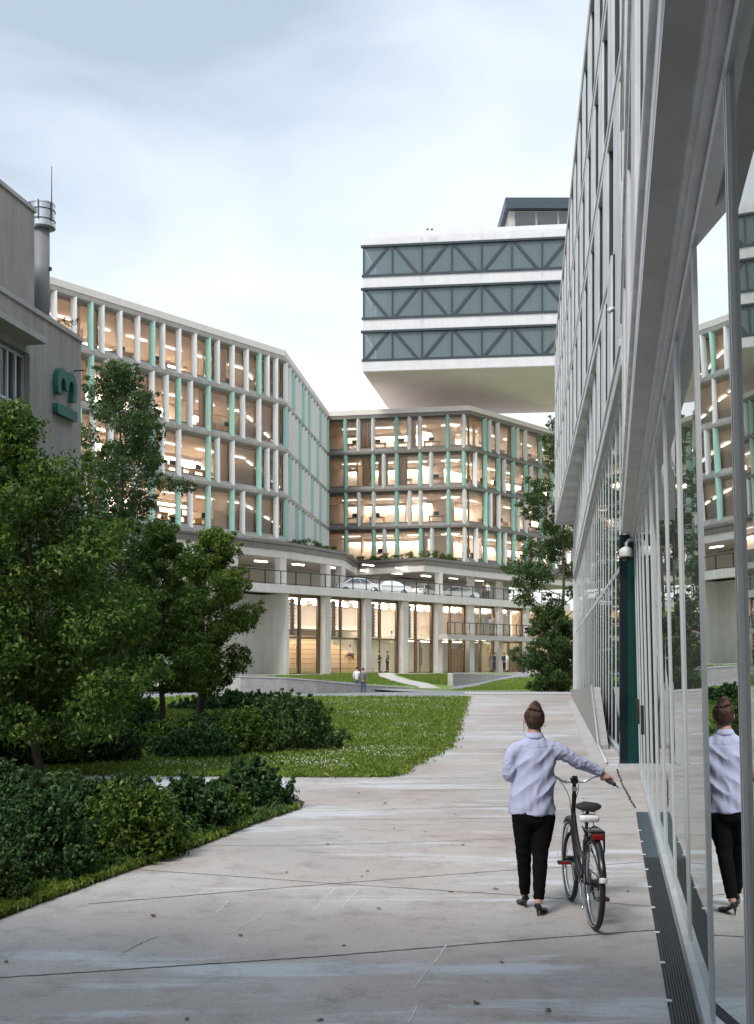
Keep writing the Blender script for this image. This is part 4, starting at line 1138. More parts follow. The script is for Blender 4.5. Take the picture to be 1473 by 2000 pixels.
def clump_leaves(rs, clumps, per_r, size, up=0.55, shell=0.55):
    """leaves through the volume of every clump, more of them towards its outside"""
    cs, ds, ns, ss = [], [], [], []
    for (x, y, z, r, sq) in clumps:
        n = max(12, int(per_r * r * r))
        q = rs.normal(size=(n, 3)); q /= np.linalg.norm(q, axis=1)[:, None]
        rad = r * (shell + (1 - shell) * rs.random(n)) * (0.75 + 0.5 * rs.random(n))
        p = q * rad[:, None]; p[:, 2] *= sq
        cs.append(p + (x, y, z))
        nr = q * 0.6 + rs.normal(size=(n, 3)) * 0.5; nr[:, 2] += up; ns.append(nr)
        dd = q * 0.5 + rs.normal(size=(n, 3)) * 0.8; dd[:, 2] -= 0.3; ds.append(dd)
        ss.append(size * (0.65 + 0.7 * rs.random(n)))
    return np.concatenate(cs), np.concatenate(ds), np.concatenate(ns), np.concatenate(ss)

def tree(label, x, y, z_bot, z_top, rmax, prof, seed, leaf, leaf_n, mat, trunk_r, n_cl=70, group=None, name='maple_tree', squash=0.75, rc=0.30, lean=0.0, z0=0.0, gap=0.0):
    rs = np.random.RandomState(seed); rr = random.Random(seed)
    t = thing(name, label, 'tree', (x, y, z0), group)
    H = z_top - z_bot
    cl = []
    for k in range(n_cl):
        tt = (k + 0.5) / n_cl; tt = tt ** 0.85
        R_ = rmax * np.interp(tt, [p[0] for p in prof], [p[1] for p in prof])
        a = k * 2.399 + rr.random() * 0.9
        rad = R_ * (0.45 + 0.55 * rr.random() ** 0.5) * (0.9 if k % 3 else 0.4)
        r = rmax * rc * (0.65 + 0.6 * rr.random()) * (0.55 + 0.45 * (1 - tt))
        cl.append((rad * math.cos(a) + lean * tt, rad * math.sin(a), z_bot + tt * H - r * 0.5 - z0, r, squash))
    # thin outer sprays that break the outline
    spray = []
    for (cx0, cy0, cz0, r, sq) in cl:
        for q in range(3):
            a = math.atan2(cy0, cx0) + rr.uniform(-0.9, 0.9); e = rr.uniform(-0.2, 0.9)
            spray.append((cx0 + math.cos(a) * r * 1.1, cy0 + math.sin(a) * r * 1.1, cz0 + e * r * 0.9, r * 0.35, 0.6))
    m = MB()
    top = z_bot + 0.8 * H - z0
    sway = lambda zz: (lean * 0.5 * zz / top + 0.05 * math.sin(zz * 1.3 + seed), 0.05 * math.cos(zz * 1.1 + seed))
    zz = np.linspace(-0.15, top, 14)
    m.tube([(*(sway(q) if q > 0.3 else (0, 0)), q) for q in zz], [trunk_r * (1.25 if q < 0 else 1 - 0.8 * q / top) for q in zz], 10)
    m.build('trunk', MT['bark'], t, smooth=True, local=True)
    lm = MB()
    for k, (cx0, cy0, cz0, r, sq) in enumerate(cl):
        if k % 2: continue
        zs = max(z_bot * 0.75 - z0, cz0 - (0.5 + 0.5 * rr.random()) * max(0.5, math.hypot(cx0, cy0)))
        zs = min(zs, top * 0.97)
        s0 = Vector((*sway(zs), zs)); e0 = Vector((cx0, cy0, cz0)); md = s0.lerp(e0, 0.5) + Vector((0, 0, -0.08 * (e0 - s0).length))
        b0 = trunk_r * 0.38 * (1 - 0.6 * max(0, zs) / top)
        lm.tube([s0, md, e0], [b0, b0 * 0.65, b0 * 0.25], 5)
    lm.build('limbs', MT['bark'], t, smooth=True, local=True)
    tot = sum(c[3] ** 2 for c in cl)
    c, d, nr, s = clump_leaves(rs, cl, leaf_n * 0.8 / tot, leaf)
    c2, d2, n2, s2 = clump_leaves(rs, spray, leaf_n * 0.2 / sum(q[3] ** 2 for q in spray), leaf, shell=0.1)
    leaves_mesh('crown', np.concatenate([c, c2]), np.concatenate([d, d2]), np.concatenate([nr, n2]), np.concatenate([s, s2]), mat, t)
    return t
EGG = [(0, 0.55), (0.15, 0.9), (0.35, 1.0), (0.6, 0.80), (0.8, 0.52), (1, 0.12)]
OVAL = [(0, 0.5), (0.2, 0.9), (0.45, 1.0), (0.7, 0.85), (0.88, 0.5), (1, 0.15)]
gt = 'trees in front of the long building'
tx, ty = gp(75, 1521)
tree('tall maple nearest the viewer on the left, its bare trunk rising from the near shrubs', tx, ty, 1.0, 6.6, 2.15, EGG, 3, 0.095, 50000, MT['leaf_tree'], 0.085, 95, gt, lean=-0.55)
tx, ty = gp(317, 1427)
tree('maple with a pale straight trunk, second of the pair over the far shrubs', tx, ty, 1.45, 6.3, 1.5, EGG, 8, 0.105, 24000, MT['leaf_tree'], 0.10, 70, gt)
tx, ty = gp(391, 1402)
tree('small round maple in front of the pale side wall and car deck', tx, ty, 1.45, 7.1, 1.95, OVAL, 12, 0.115, 36000, MT['leaf_tree2'], 0.15, 80, gt, lean=0.45)
tree('tall loose ash tree beyond the corner of the old concrete building', -10.2, 44.5, 2.5, 13.9, 3.0, [(0,.5),(.2,.85),(.5,1),(.72,.9),(.86,.5),(1,.2)], 21, 0.12, 60000, MT['leaf_dark'], 0.16, 85, gt, 'ash_tree', lean=0.2)
tree('dark tree under the old concrete wall between the tall maple and the ash', -7.6, 27.5, 0.9, 5.2, 1.6, OVAL, 33, 0.10, 20000, MT['leaf_tree'], 0.10, 70, gt)
tree('tree at the picture edge whose crown hides the old window', -8.6, 22.0, 0.3, 6.0, 2.0, OVAL, 35, 0.10, 34000, MT['leaf_tree'], 0.10, 70, gt)
tree('tall thin-crowned tree beside the end of the glass front', 13.9, 84.0, 2.0, 20.2, 4.9, [(0, 0.5), (0.12, 0.85), (0.35, 1.0), (0.55, 0.62), (0.75, 0.55), (0.9, 0.42), (1, 0.2)], 41, 0.21, 30000, MT['leaf_dark'], 0.16, 60, None, 'ash_tree', squash=0.6, rc=0.26)
tree('dense low tree under the thin-crowned tree by the glass front', 12.9, 81.5, 0.3, 6.0, 2.3, OVAL, 43, 0.17, 22000, MT['leaf_dark'], 0.12, 50, None, 'round_tree')

def shrub(label, px, py, w_px, top_px, mat, seed, leaf=0.055, dens=1.0, depth=1.0, group='shrubs beside the walkway', name='shrub', spiky=False):
    rs = np.random.RandomState(seed); rr = random.Random(seed)
    x, y = gp(px, py); sc = y / FPX
    rx = w_px * sc / 2; h = (py - top_px) * sc
    y += rx * 0.6
    if py > 1540: x -= 0.30; y += 0.30
    t = thing(name, label, 'shrub', (x, y, 0), group)
    cl = []
    n = 44
    for k in range(n):
        a = k * 2.399; q = math.sqrt((k + 0.5) / n)
        zr = (1 - q * q * 0.75) * (0.55 + 0.5 * rr.random())
        r = min(rx, h) * (0.15 + 0.16 * rr.random())
        cl.append((rx * 0.9 * q * math.cos(a), rx * 0.9 * depth * q * math.sin(a), max(r * 0.4, h * zr - r * 0.7), r, 0.85))
    for k in range(26):
        a = rr.random() * 6.28; q = 0.65 + 0.5 * rr.random(); r = min(rx, h) * rr.uniform(0.08, 0.2)
        cl.append((rx * q * math.cos(a), rx * depth * q * math.sin(a), h * rr.uniform(0.06, 0.35), r, 0.8))
    st = MB()
    for (a_, b_, c_, r, _) in cl[:44]:
        st.tube([(a_ * 0.15, b_ * 0.15, -0.02), (a_ * 0.6, b_ * 0.6, c_ * 0.6), (a_, b_, c_ + r * 0.5)], [0.010, 0.007, 0.003], 4)
    st.build('stems', MT['bark'], t, local=True)
    tot = sum(q[3] ** 2 for q in cl)
    area = rx * max(rx, h) * 4
    n_l = int(min(26000, max(4000, dens * area / (leaf * leaf) * 6.0)))
    c, d, nr, s = clump_leaves(rs, cl, n_l * 0.72 / tot, leaf, shell=0.2)
    # sprigs that stick out above the mass
    sp = []
    for k in range(120):
        a = rr.random() * 6.28; q = math.sqrt(rr.random()) * 1.08; zz = h * (1 - q * q * 0.72) * 0.82
        dx, dy = rr.uniform(-.8, .8), rr.uniform(-.8, .8); L_ = h * rr.uniform(0.10, 0.36)
        for j in range(5): sp.append((rx * 0.9 * q * math.cos(a) + dx * L_ * j / 4, rx * 0.9 * depth * q * math.sin(a) + dy * L_ * j / 4, zz + L_ * j / 4, leaf * (1.3 - 0.16 * j), 0.8))
    c2, d2, n2, s2 = clump_leaves(rs, sp, n_l * 0.28 / sum(q[3] ** 2 for q in sp), leaf, shell=0.1)
    c, d, nr, s = [np.concatenate(z) for z in ((c, c2), (d, d2), (nr, n2), (s, s2))]
    if spiky:
        d[:, 2] = np.abs(d[:, 2]) * 0.6 + 0.2; s = s * 1.9
    c[:, 2] = np.maximum(c[:, 2], 0.012)
    leaves_mesh('foliage', c, d, nr, s, mat, t, aspect=0.22 if spiky else 0.55)
    return t
A_, B_ = MT['leaf_shrub'], MT['leaf_shrub2']
D_ = MT['leaf_dark']
# nearer group, left of the walkway
shrub('big dark blue-green shrub at the lower left corner of the picture', 95, 1745, 235, 1562, A_, 51, 0.050)
shrub('low grassy dark shrub spilling onto the edge of the slab at the lower left', 20, 1790, 150, 1695, D_, 52, 0.040)
shrub('yellow-green shrub between the big dark shrub and the lobed-leaf shrub', 285, 1695, 215, 1552, B_, 53, 0.055)
shrub('dark shrub with lobed leaves in the middle of the near group', 400, 1640, 175, 1535, A_, 54, 0.062)
shrub('dark round shrub at the tip of the near group by the side path', 520, 1592, 165, 1497, A_, 55, 0.060)
shrub('small yellowish shrub tucked in front of the dark tip shrub', 478, 1614, 90, 1548, B_, 56, 0.050)
shrub('long-leaved plant under the trunk of the tall maple', 120, 1610, 230, 1524, D_, 57, 0.060, spiky=True)
shrub('dark shrub behind the yellow-green one, next to the tall maple trunk', 265, 1600, 190, 1530, A_, 58, 0.055)
shrub('dark shrub at the left picture edge behind the long-leaved plant', 10, 1620, 190, 1500, A_, 59, 0.055)
shrub('low bright green shrub at the foot of the yellow-green shrub', 350, 1672, 110, 1605, B_, 68, 0.045)
shrub('green shrub between the big corner shrub and the long-leaved plant', 190, 1660, 160, 1540, A_, 69, 0.052)
# farther group, on the lawn
shrub('round shrub in deep shade between the two trunks on the left', 222, 1492, 95, 1405, A_, 60, 0.07)
shrub('dark shrub in deep shade left of the tall maple trunk', 30, 1500, 150, 1410, A_, 61, 0.07)
shrub('shaded shrub just right of the tall maple trunk', 128, 1497, 105, 1415, A_, 62, 0.07)
shrub('broad dark shrub in front of the pale straight trunk', 380, 1482, 200, 1422, A_, 63, 0.075)
shrub('broad olive shrub at the lawn end of the far group', 560, 1470, 210, 1366, D_, 64, 0.085, dens=1.2)
shrub('green shrub between the broad dark one and the olive one', 470, 1476, 130, 1395, B_, 65, 0.075)
shrub('pale green bush behind the round shaded shrub', 238, 1418, 130, 1352, B_, 66, 0.09)
shrub('long low hedge-like shrub behind the trunk of the small round maple', 470, 1392, 330, 1354, A_, 67, 0.11, depth=0.25, dens=1.3)
shrub('leafy shrub between the two young trunks, in front of the long low one', 425, 1438, 190, 1394, D_, 71, 0.08)
shrub('green shrub at the foot of the pale straight trunk', 325, 1462, 150, 1412, B_, 72, 0.08)
shrub('dark shrub left of the pale straight trunk, before the pale green bush', 262, 1450, 110, 1398, A_, 73, 0.08)
shrub('dark shrub behind the tall maple in the deepest shade', 110, 1450, 230, 1340, A_, 70, 0.09)

# grass, clover and weeds
def blades(name, poly, n, hmin, hmax, mat, seed, zf=lambda x, y: 0.01, far=None):
    rs = np.random.RandomState(seed)
    P = np.array(poly); lo, hi = P.min(0), P.max(0)
    pts = []
    need = n
    while need > 0:
        # more blades where they are near and show large
        u = rs.random((need * 3, 2)); yv = 1.0 / (1 / lo[1] + u[:, 1] * (1 / hi[1] - 1 / lo[1])); xv = lo[0] + u[:, 0] * (hi[0] - lo[0])
        ins = np.zeros(len(xv), bool); j = len(P) - 1
        for i in range(len(P)):
            xi, yi, xj, yj = P[i][0], P[i][1], P[j][0], P[j][1]
            ins ^= ((yi > yv) != (yj > yv)) & (xv < (xj - xi) * (yv - yi) / (yj - yi + 1e-12) + xi); j = i
        q = np.stack([xv[ins], yv[ins]], 1); pts.append(q[:need]); need -= len(q[:need])
    p = np.concatenate(pts); n = len(p)
    hh = (hmin + (hmax - hmin) * rs.random(n)) * (0.6 + p[:, 1] / 60)
    c = np.column_stack([p, np.array([zf(a, b) for a, b in p]) + hh * 0.35])
    d = rs.normal(size=(n, 3)) * 0.5; d[:, 2] = 0.9
    nr = rs.normal(size=(n, 3)); nr[:, 2] = 0.3
    o = leaves_mesh(name, c, d, nr, hh, mat, None, aspect=0.28)
    o['kind'] = 'stuff'
    return o
blades('grass', lawn_poly, 110000, 0.05, 0.15, MT['leaf_grass'], 5)
# ragged grass leaning over the edge of the slab
rs = np.random.RandomState(29)
E = np.array(lawn_edge); n = 9000
k = rs.randint(0, len(E) - 1, n); tt = rs.random(n)
p = E[k] * (1 - tt)[:, None] + E[k + 1] * tt[:, None]
amp = 0.10 * (0.4 + np.abs(np.sin(p[:, 0] * 2.3 + p[:, 1] * 1.1)))
p += rs.normal(size=(n, 2)) * amp[:, None]
hh = (0.05 + 0.11 * rs.random(n)) * (0.6 + p[:, 1] / 60)
dd = rs.normal(size=(n, 3)) * 0.6; dd[:, 2] = 0.8; nr = rs.normal(size=(n, 3)); nr[:, 2] = 0.3
tag(leaves_mesh('edge_grass', np.column_stack([p, 0.01 + hh * 0.35]), dd, nr, hh, MT['leaf_grass'], None, aspect=0.28), kind='stuff')
# white clover heads in drifts
rs = np.random.RandomState(9)
pp = []
cent = [gp(*q) for q in ((330, 1500), (420, 1502), (560, 1490), (650, 1478), (700, 1468), (760, 1480), (800, 1470), (640, 1500), (720, 1440), (800, 1420), (760, 1400), (690, 1395), (850, 1385), (820, 1370), (700, 1372), (640, 1375), (780, 1380), (860, 1440), (610, 1495), (740, 1370), (870, 1372))]
for (x, y) in cent:
    k = 75; s = y / 38.0
    pp.append(np.column_stack([x + rs.normal(size=k) * 0.55 * s, y + rs.normal(size=k) * 0.9 * s]))
pp = np.concatenate(pp)
keep = []
P = np.array(lawn_poly)
for (x, y) in pp:
    c_ = False; j = len(P) - 1
    for i in range(len(P)):
        if (P[i][1] > y) != (P[j][1] > y) and x < (P[j][0] - P[i][0]) * (y - P[i][1]) / (P[j][1] - P[i][1] + 1e-12) + P[i][0]: c_ = not c_
        j = i
    if c_: keep.append((x, y))
pp = np.array(keep); n = len(pp)
c = np.column_stack([pp, 0.07 + 0.05 * rs.random(n)])
c = np.concatenate([c, c]); d = rs.normal(size=(2 * n, 3)); nr = rs.normal(size=(2 * n, 3)); nr[:, 2] += 1.2
o = leaves_mesh('clover_flowers', c, d, nr, np.concatenate([np.full(n, 0.027), np.full(n, 0.027)]) * (0.7 + c[:, 1] / 60), MT['petal'], None, aspect=0.9)
tag(o, kind='stuff')
# ragged weeds along the edge of the slab and the shrub beds
edge = [gp(*q) for q in ((-40, 1812), (0, 1796), (100, 1758), (190, 1725), (290, 1689), (390, 1654), (504, 1608), (588, 1580))]
bed = edge + [(p[0] - 0.5 - 0.3 * (i % 2), p[1] + 0.35) for i, p in reversed(list(enumerate(edge)))]
blades('weeds', bed, 16000, 0.05, 0.16, MT['leaf_grass'], 15)
bed2 = [(-14, 9.6), (-3.2, 9.3), (-2.6, 10.6), (-1.9, 12.9), (-1.2, 15.2), (-1.6, 17.0), (-4, 17.4), (-14, 17.6)]
blades('undergrowth', bed2, 60000, 0.06, 0.24, MT['leaf_shrub'], 16)
# tufts on the mown forecourt slope
fore = rg([(520, 1322), (640, 1319), (726, 1316), (742, 1323), (764, 1331), (800, 1340), (700, 1336), (600, 1328)])
blades('forecourt_grass', fore + [], 9000, 0.05, 0.09, MT['leaf_grass'], 17, zf=lambda x, y: hgt(x, y) + 0.02)
fore2 = rg([(775, 1319), (885, 1317), (876, 1338), (850, 1338), (806, 1329)])
blades('forecourt_grass', fore2, 8000, 0.05, 0.09, MT['leaf_grass'], 18, zf=lambda x, y: hgt(x, y) + 0.02)
fore3 = rg([(932, 1341), (960, 1333), (1005, 1326), (1081, 1322), (1117, 1324), (1117, 1346), (880, 1349)])
blades('forecourt_grass', fore3, 12000, 0.05, 0.09, MT['leaf_grass'], 19, zf=lambda x, y: hgt(x, y) + 0.02)
# planting on the terrace above the car deck
rt = random.Random(4)
spots = []
inner = offset_line(POD, 0.55)
for q, n_ in ((1, 7), (3, 8), (4, 9)):
    for k in range(n_):
        p = inner[q].lerp(inner[q + 1], (k + 0.15 + 0.6 * rt.random()) / n_ * (0.62 if q == 4 else 0.95))
        spots.append((Vector((p.x, p.y, 0)), 0.38 + 0.3 * rt.random()))
for k, (p, r) in enumerate(spots):
    t = thing('terrace_plant', 'low green plant in the bed on the terrace above the car deck', 'plant', (p.x, p.y, 11.48), 'plants on the terrace')
    rs = np.random.RandomState(100 + k)
    cl = [(rs.uniform(-r, r), rs.uniform(-r, r) * 0.6, r * (0.3 + 1.2 * rs.random()), r * 0.45, 0.8) for q in range(7)]
    c, d, nr, s = clump_leaves(rs, cl, 420 / sum(q[3] ** 2 for q in cl), 0.16, shell=0.2)
    d[:, 2] = np.abs(d[:, 2]) + 0.3
    leaves_mesh('foliage', c, d, nr, s, MT['leaf_shrub2'], t, aspect=0.3)
    st = MB()
    for q in cl: st.tube([(0, 0, 0), (q[0], q[1], q[2])], 0.015, 4)
    st.build('stems', MT['bark'], t, local=True)
# twigs on the roof edge of the old building
t = thing('rooftop_weed', 'small weed growing from the parapet of the old concrete building', 'plant', at(122, 640, 34.2))
L0 = Vector(at(122, 652, 34.6))
rs = np.random.RandomState(3)
cl = [(q * 0.16 - 0.3, rs.uniform(-.1, .1), 0.05 + 0.22 * rs.random(), 0.12, 0.9) for q in range(6)]
c, d, nr, s = clump_leaves(rs, cl, 130 / sum(q[3] ** 2 for q in cl), 0.07, shell=0.2)
leaves_mesh('foliage', c, d, nr, s, MT['leaf_dark'], t)

# ================================================================== SMALL PEOPLE
def cloth(name, col, rough=0.85, var=0.12, scale=18): return M(name, col, rough, var=var, scale=scale)
CL = {'white': cloth('white_cotton', (0.72, 0.71, 0.70)), 'grey': cloth('grey_wool', (0.16, 0.155, 0.15)), 'navy': cloth('navy_wool', (0.025, 0.03, 0.05)),
      'jeans': cloth('blue_denim', (0.055, 0.085, 0.15)), 'black': cloth('black_cloth', (0.014, 0.014, 0.016)), 'beige': cloth('beige_cotton', (0.50, 0.43, 0.34)),
      'midgrey': cloth('mid_grey_wool', (0.24, 0.235, 0.24)), 'brown': cloth('brown_wool', (0.13, 0.09, 0.06)), 'hair': cloth('dark_hair', (0.02, 0.014, 0.010), 0.5), 'hair2': cloth('brown_hair', (0.06, 0.035, 0.02), 0.5)}
def skinned(name, pts, edges, mat, parent, sub=1, root=0, flat=None):
    me = bpy.data.meshes.new(name)
    me.from_pydata([p[0] for p in pts], edges, []); me.update()
    o = link_mesh(name, me, mat, parent, local=True)
    md = o.modifiers.new('skin', 'SKIN'); md.use_smooth_shade = True; md.branch_smoothing = 0.6
    sv = me.skin_vertices[0].data
    for i, p in enumerate(pts):
        r = p[1]; sv[i].radius = (r, r) if not isinstance(r, tuple) else r; sv[i].use_root = (i == root)
    s = o.modifiers.new('sub', 'SUBSURF'); s.levels = s.render_levels = sub
    par = o.parent; o.parent = None
    bake(o); o.parent = par
    return smooth_all(o)

def person(label, px, py, Y, top, legs, facing=0.0, hair='hair', pose=0, group='people in front of the long building', z=None, shirt=None, sit=False, h=1.76):
    """pose: 0 arms down, 1 one arm bent in front, 2 hands in pockets, 3 striding"""
    x = (px - CX) / FPX * Y
    zz = CAMH + (HY - py) / FPX * Y if z is None else z
    t = thing('person', label, 'person', (x, Y, zz), group, R(facing))
    k = h / 1.76
    V = lambda a, b, c: (a * k, b * k, c * k)
    st = 0.20 if pose == 3 else 0.03
    if sit:
        hipz = 0.48; kn = [(-0.11, 0.42, 0.50), (0.11, 0.42, 0.50)]; an = [(-0.11, 0.40, 0.08), (0.11, 0.44, 0.08)]; lean = 0.12
    else:
        hipz = 0.92; kn = [(-0.10, st * 0.6, 0.50), (0.11, -st * 0.2 + 0.02, 0.50)]; an = [(-0.11, st, 0.08), (0.12, -st, 0.08)]; lean = 0.0
    up = hipz - 0.92
    toe = [(a[0] * 1.15, a[1] + 0.17, 0.03) for a in an]
    sh = [(-0.185, lean, 1.43 + up), (0.185, lean, 1.43 + up)]
    el = [(-0.245, -0.03 + lean, 1.15 + up), (0.245, -0.03 + lean, 1.15 + up)]
    wr = [(-0.235, 0.08 + lean, 0.92 + up), (0.235, 0.08 + lean, 0.92 + up)]
    if pose == 1: wr[1] = (0.10, 0.24, 1.16 + up); el[1] = (0.25, 0.02, 1.16 + up)
    if pose == 2: wr = [(-0.17, 0.10, 0.98 + up), (0.17, 0.10, 0.98 + up)]; el = [(-0.30, -0.05, 1.16 + up), (0.30, -0.05, 1.16 + up)]
    if sit: wr = [(-0.10, 0.36, 0.60), (0.10, 0.36, 0.60)]; el = [(-0.22, 0.12, 0.72), (0.22, 0.12, 0.72)]
    hd = [(w[0] * 0.98, w[1] + 0.04, w[2] - 0.08) for w in wr]
    pts = [(V(0, 0, hipz), 0.115 * k), (V(0, lean * 0.6, hipz + 0.28), 0.12 * k), (V(0, lean, 1.40 + up), 0.10 * k), (V(0, lean + 0.01, 1.50 + up), 0.055 * k), (V(0, lean + 0.03, 1.60 + up), 0.082 * k), (V(0, lean + 0.02, 1.70 + up), 0.075 * k),
           (V(*sh[0]), 0.055 * k), (V(*el[0]), 0.042 * k), (V(*wr[0]), 0.03 * k), (V(*hd[0]), 0.034 * k), (V(*sh[1]), 0.055 * k), (V(*el[1]), 0.042 * k), (V(*wr[1]), 0.03 * k), (V(*hd[1]), 0.034 * k),
           (V(-0.10, 0, hipz - 0.06), 0.085 * k), (V(*kn[0]), 0.06 * k), (V(*an[0]), 0.04 * k), (V(*toe[0]), 0.032 * k), (V(0.10, 0, hipz - 0.06), 0.085 * k), (V(*kn[1]), 0.06 * k), (V(*an[1]), 0.04 * k), (V(*toe[1]), 0.032 * k)]
    ed = [(0, 1), (1, 2), (2, 3), (3, 4), (4, 5), (2, 6), (6, 7), (7, 8), (8, 9), (2, 10), (10, 11), (11, 12), (12, 13), (0, 14), (14, 15), (15, 16), (16, 17), (0, 18), (18, 19), (19, 20), (20, 21)]
    skinned('body', pts, ed, MT['skin'], t)
    tp = [(V(0, 0, hipz - 0.04), 0.145 * k), (V(0, lean * 0.6, hipz + 0.26), 0.145 * k), (V(0, lean, 1.36 + up), 0.135 * k), (V(0, lean + 0.01, 1.475 + up), 0.075 * k),
          (V(*sh[0]), 0.078 * k), (V(*el[0]), 0.062 * k), (V(*wr[0]), 0.046 * k), (V(*sh[1]), 0.078 * k), (V(*el[1]), 0.062 * k), (V(*wr[1]), 0.046 * k)]
    skinned('jacket' if top in ('grey', 'navy', 'midgrey', 'brown') else 'shirt', tp, [(0, 1), (1, 2), (2, 3), (2, 4), (4, 5), (5, 6), (2, 7), (7, 8), (8, 9)], CL[top], t)
    lo = [0.075 if not sit else 0.06][0]
    lp = [(V(0, 0, hipz + 0.02), 0.135 * k), (V(-0.10, 0, hipz - 0.10), 0.105 * k), (V(*kn[0]), 0.082 * k), (V(an[0][0], an[0][1], an[0][2] + 0.01), 0.062 * k), (V(0.10, 0, hipz - 0.10), 0.105 * k), (V(*kn[1]), 0.082 * k), (V(an[1][0], an[1][1], an[1][2] + 0.01), 0.062 * k)]
    skinned('trousers', lp, [(0, 1), (1, 2), (2, 3), (0, 4), (4, 5), (5, 6)], CL[legs], t)
    for a, b in zip(an, toe):
        mb = MB(); mb.tube([V(a[0], a[1] - 0.06, 0.045), V(a[0], a[1], 0.05), V(b[0], b[1] - 0.04, 0.035), V(b[0], b[1] + 0.05, 0.025)], [0.03 * k, 0.045 * k, 0.042 * k, 0.02 * k], 8); mb.build('shoe', CL['black'], t, smooth=True, local=True)
    mb = MB(); mb.ell(V(0, lean + 0.005, 1.68 + up), (0.088 * k, 0.098 * k, 0.088 * k), 14, 8); mb.build('hair', CL[hair], t, smooth=True, local=True)
    mb = MB(); mb.ell(V(0, lean + 0.115, 1.615 + up), (0.016 * k, 0.02 * k, 0.026 * k), 8, 6)
    for sx in (-1, 1): mb.ell(V(sx * 0.085, lean + 0.02, 1.625 + up), (0.012 * k, 0.02 * k, 0.03 * k), 8, 6)
    mb.build('face', MT['skin'], t, smooth=True, local=True)
    return t
person('person in a white shirt and blue jeans standing in the road, seen from behind', 697, 1352, 78.6, 'white', 'jeans', -25, 'hair', 0)
person('person in a grey jacket and blue jeans standing in the road, seen from behind', 709.5, 1354.5, 77.5, 'grey', 'jeans', 8, 'hair', 2)
def yf(px, n): return FR.P(FR.u_at(px, n), n).y
person('person in a dark suit with hands together beside the column, facing right', 741, 1312, yf(741, 1.2), 'navy', 'navy', -95, 'hair', 1)
person('person in a grey jacket and dark trousers facing the dark suit by the glazing', 757, 1312.5, yf(757, 1.5), 'grey', 'black', 70, 'hair', 2)
person('person in mid grey suit leaning in to talk under the balcony', 959, 1310.5, yf(959, 0.9), 'midgrey', 'midgrey', -60, 'hair2', 0)
person('person in a dark suit standing with the grey-suited one under the balcony', 966, 1310.5, yf(966, 1.0), 'navy', 'navy', 60, 'hair', 1)
person('person in a dark jacket before the second column from the right', 985, 1311, yf(985, 1.2), 'navy', 'black', -50, 'hair2', 2)
person('person in a pale top and beige trousers close behind the dark-jacketed one', 991, 1311, yf(991, 1.6), 'white', 'beige', 60, 'hair2', 1)
person('person in a white shirt and black trousers looking down on the grey path', 1022, 1317, 102.5, 'white', 'black', -80, 'hair', 1)
person('person in a white shirt and beige trousers strolling along the grey path', 1044, 1317, 102.0, 'white', 'beige', 60, 'hair', 3)
zb_ = 4.63
person('person in a grey suit on the balcony, shorter of the two', 957.5, 0, yf(957.5, 1.0), 'midgrey', 'midgrey', -70, 'hair', 0, z=zb_, h=1.72)
person('person in a darker suit on the balcony, taller of the two', 964.5, 0, yf(964.5, 0.9), 'grey', 'grey', 80, 'hair', 1, z=zb_, h=1.85)
person('person in a white shirt at the car deck railing with dark trousers', 952, 0, yf(952, -0.5), 'white', 'black', 160, 'hair', 0, z=8.09)
person('person in a brown jacket at the car deck railing next to the white-shirted one', 944.5, 0, yf(944.5, -0.7), 'brown', 'black', 120, 'hair', 0, z=8.09)
person('person in a pale top sitting on the wooden steps inside the hall', 682, 0, yf(682, -5.2), 'white', 'brown', -130, 'hair2', 0, z=GZ + 0.40 + 0.42 * 3 - 0.42, sit=True)
person('person in an olive brown top walking behind the column beside the wooden steps', 629, 0, yf(629, -1.6), 'brown', 'beige', -80, 'hair', 3, z=GZ + 0.01)
person('person in a white top sitting high up behind the upper glazing', 765, 0, yf(765, -4.5), 'white', 'white', 170, 'hair2', 0, z=3.7, sit=True)

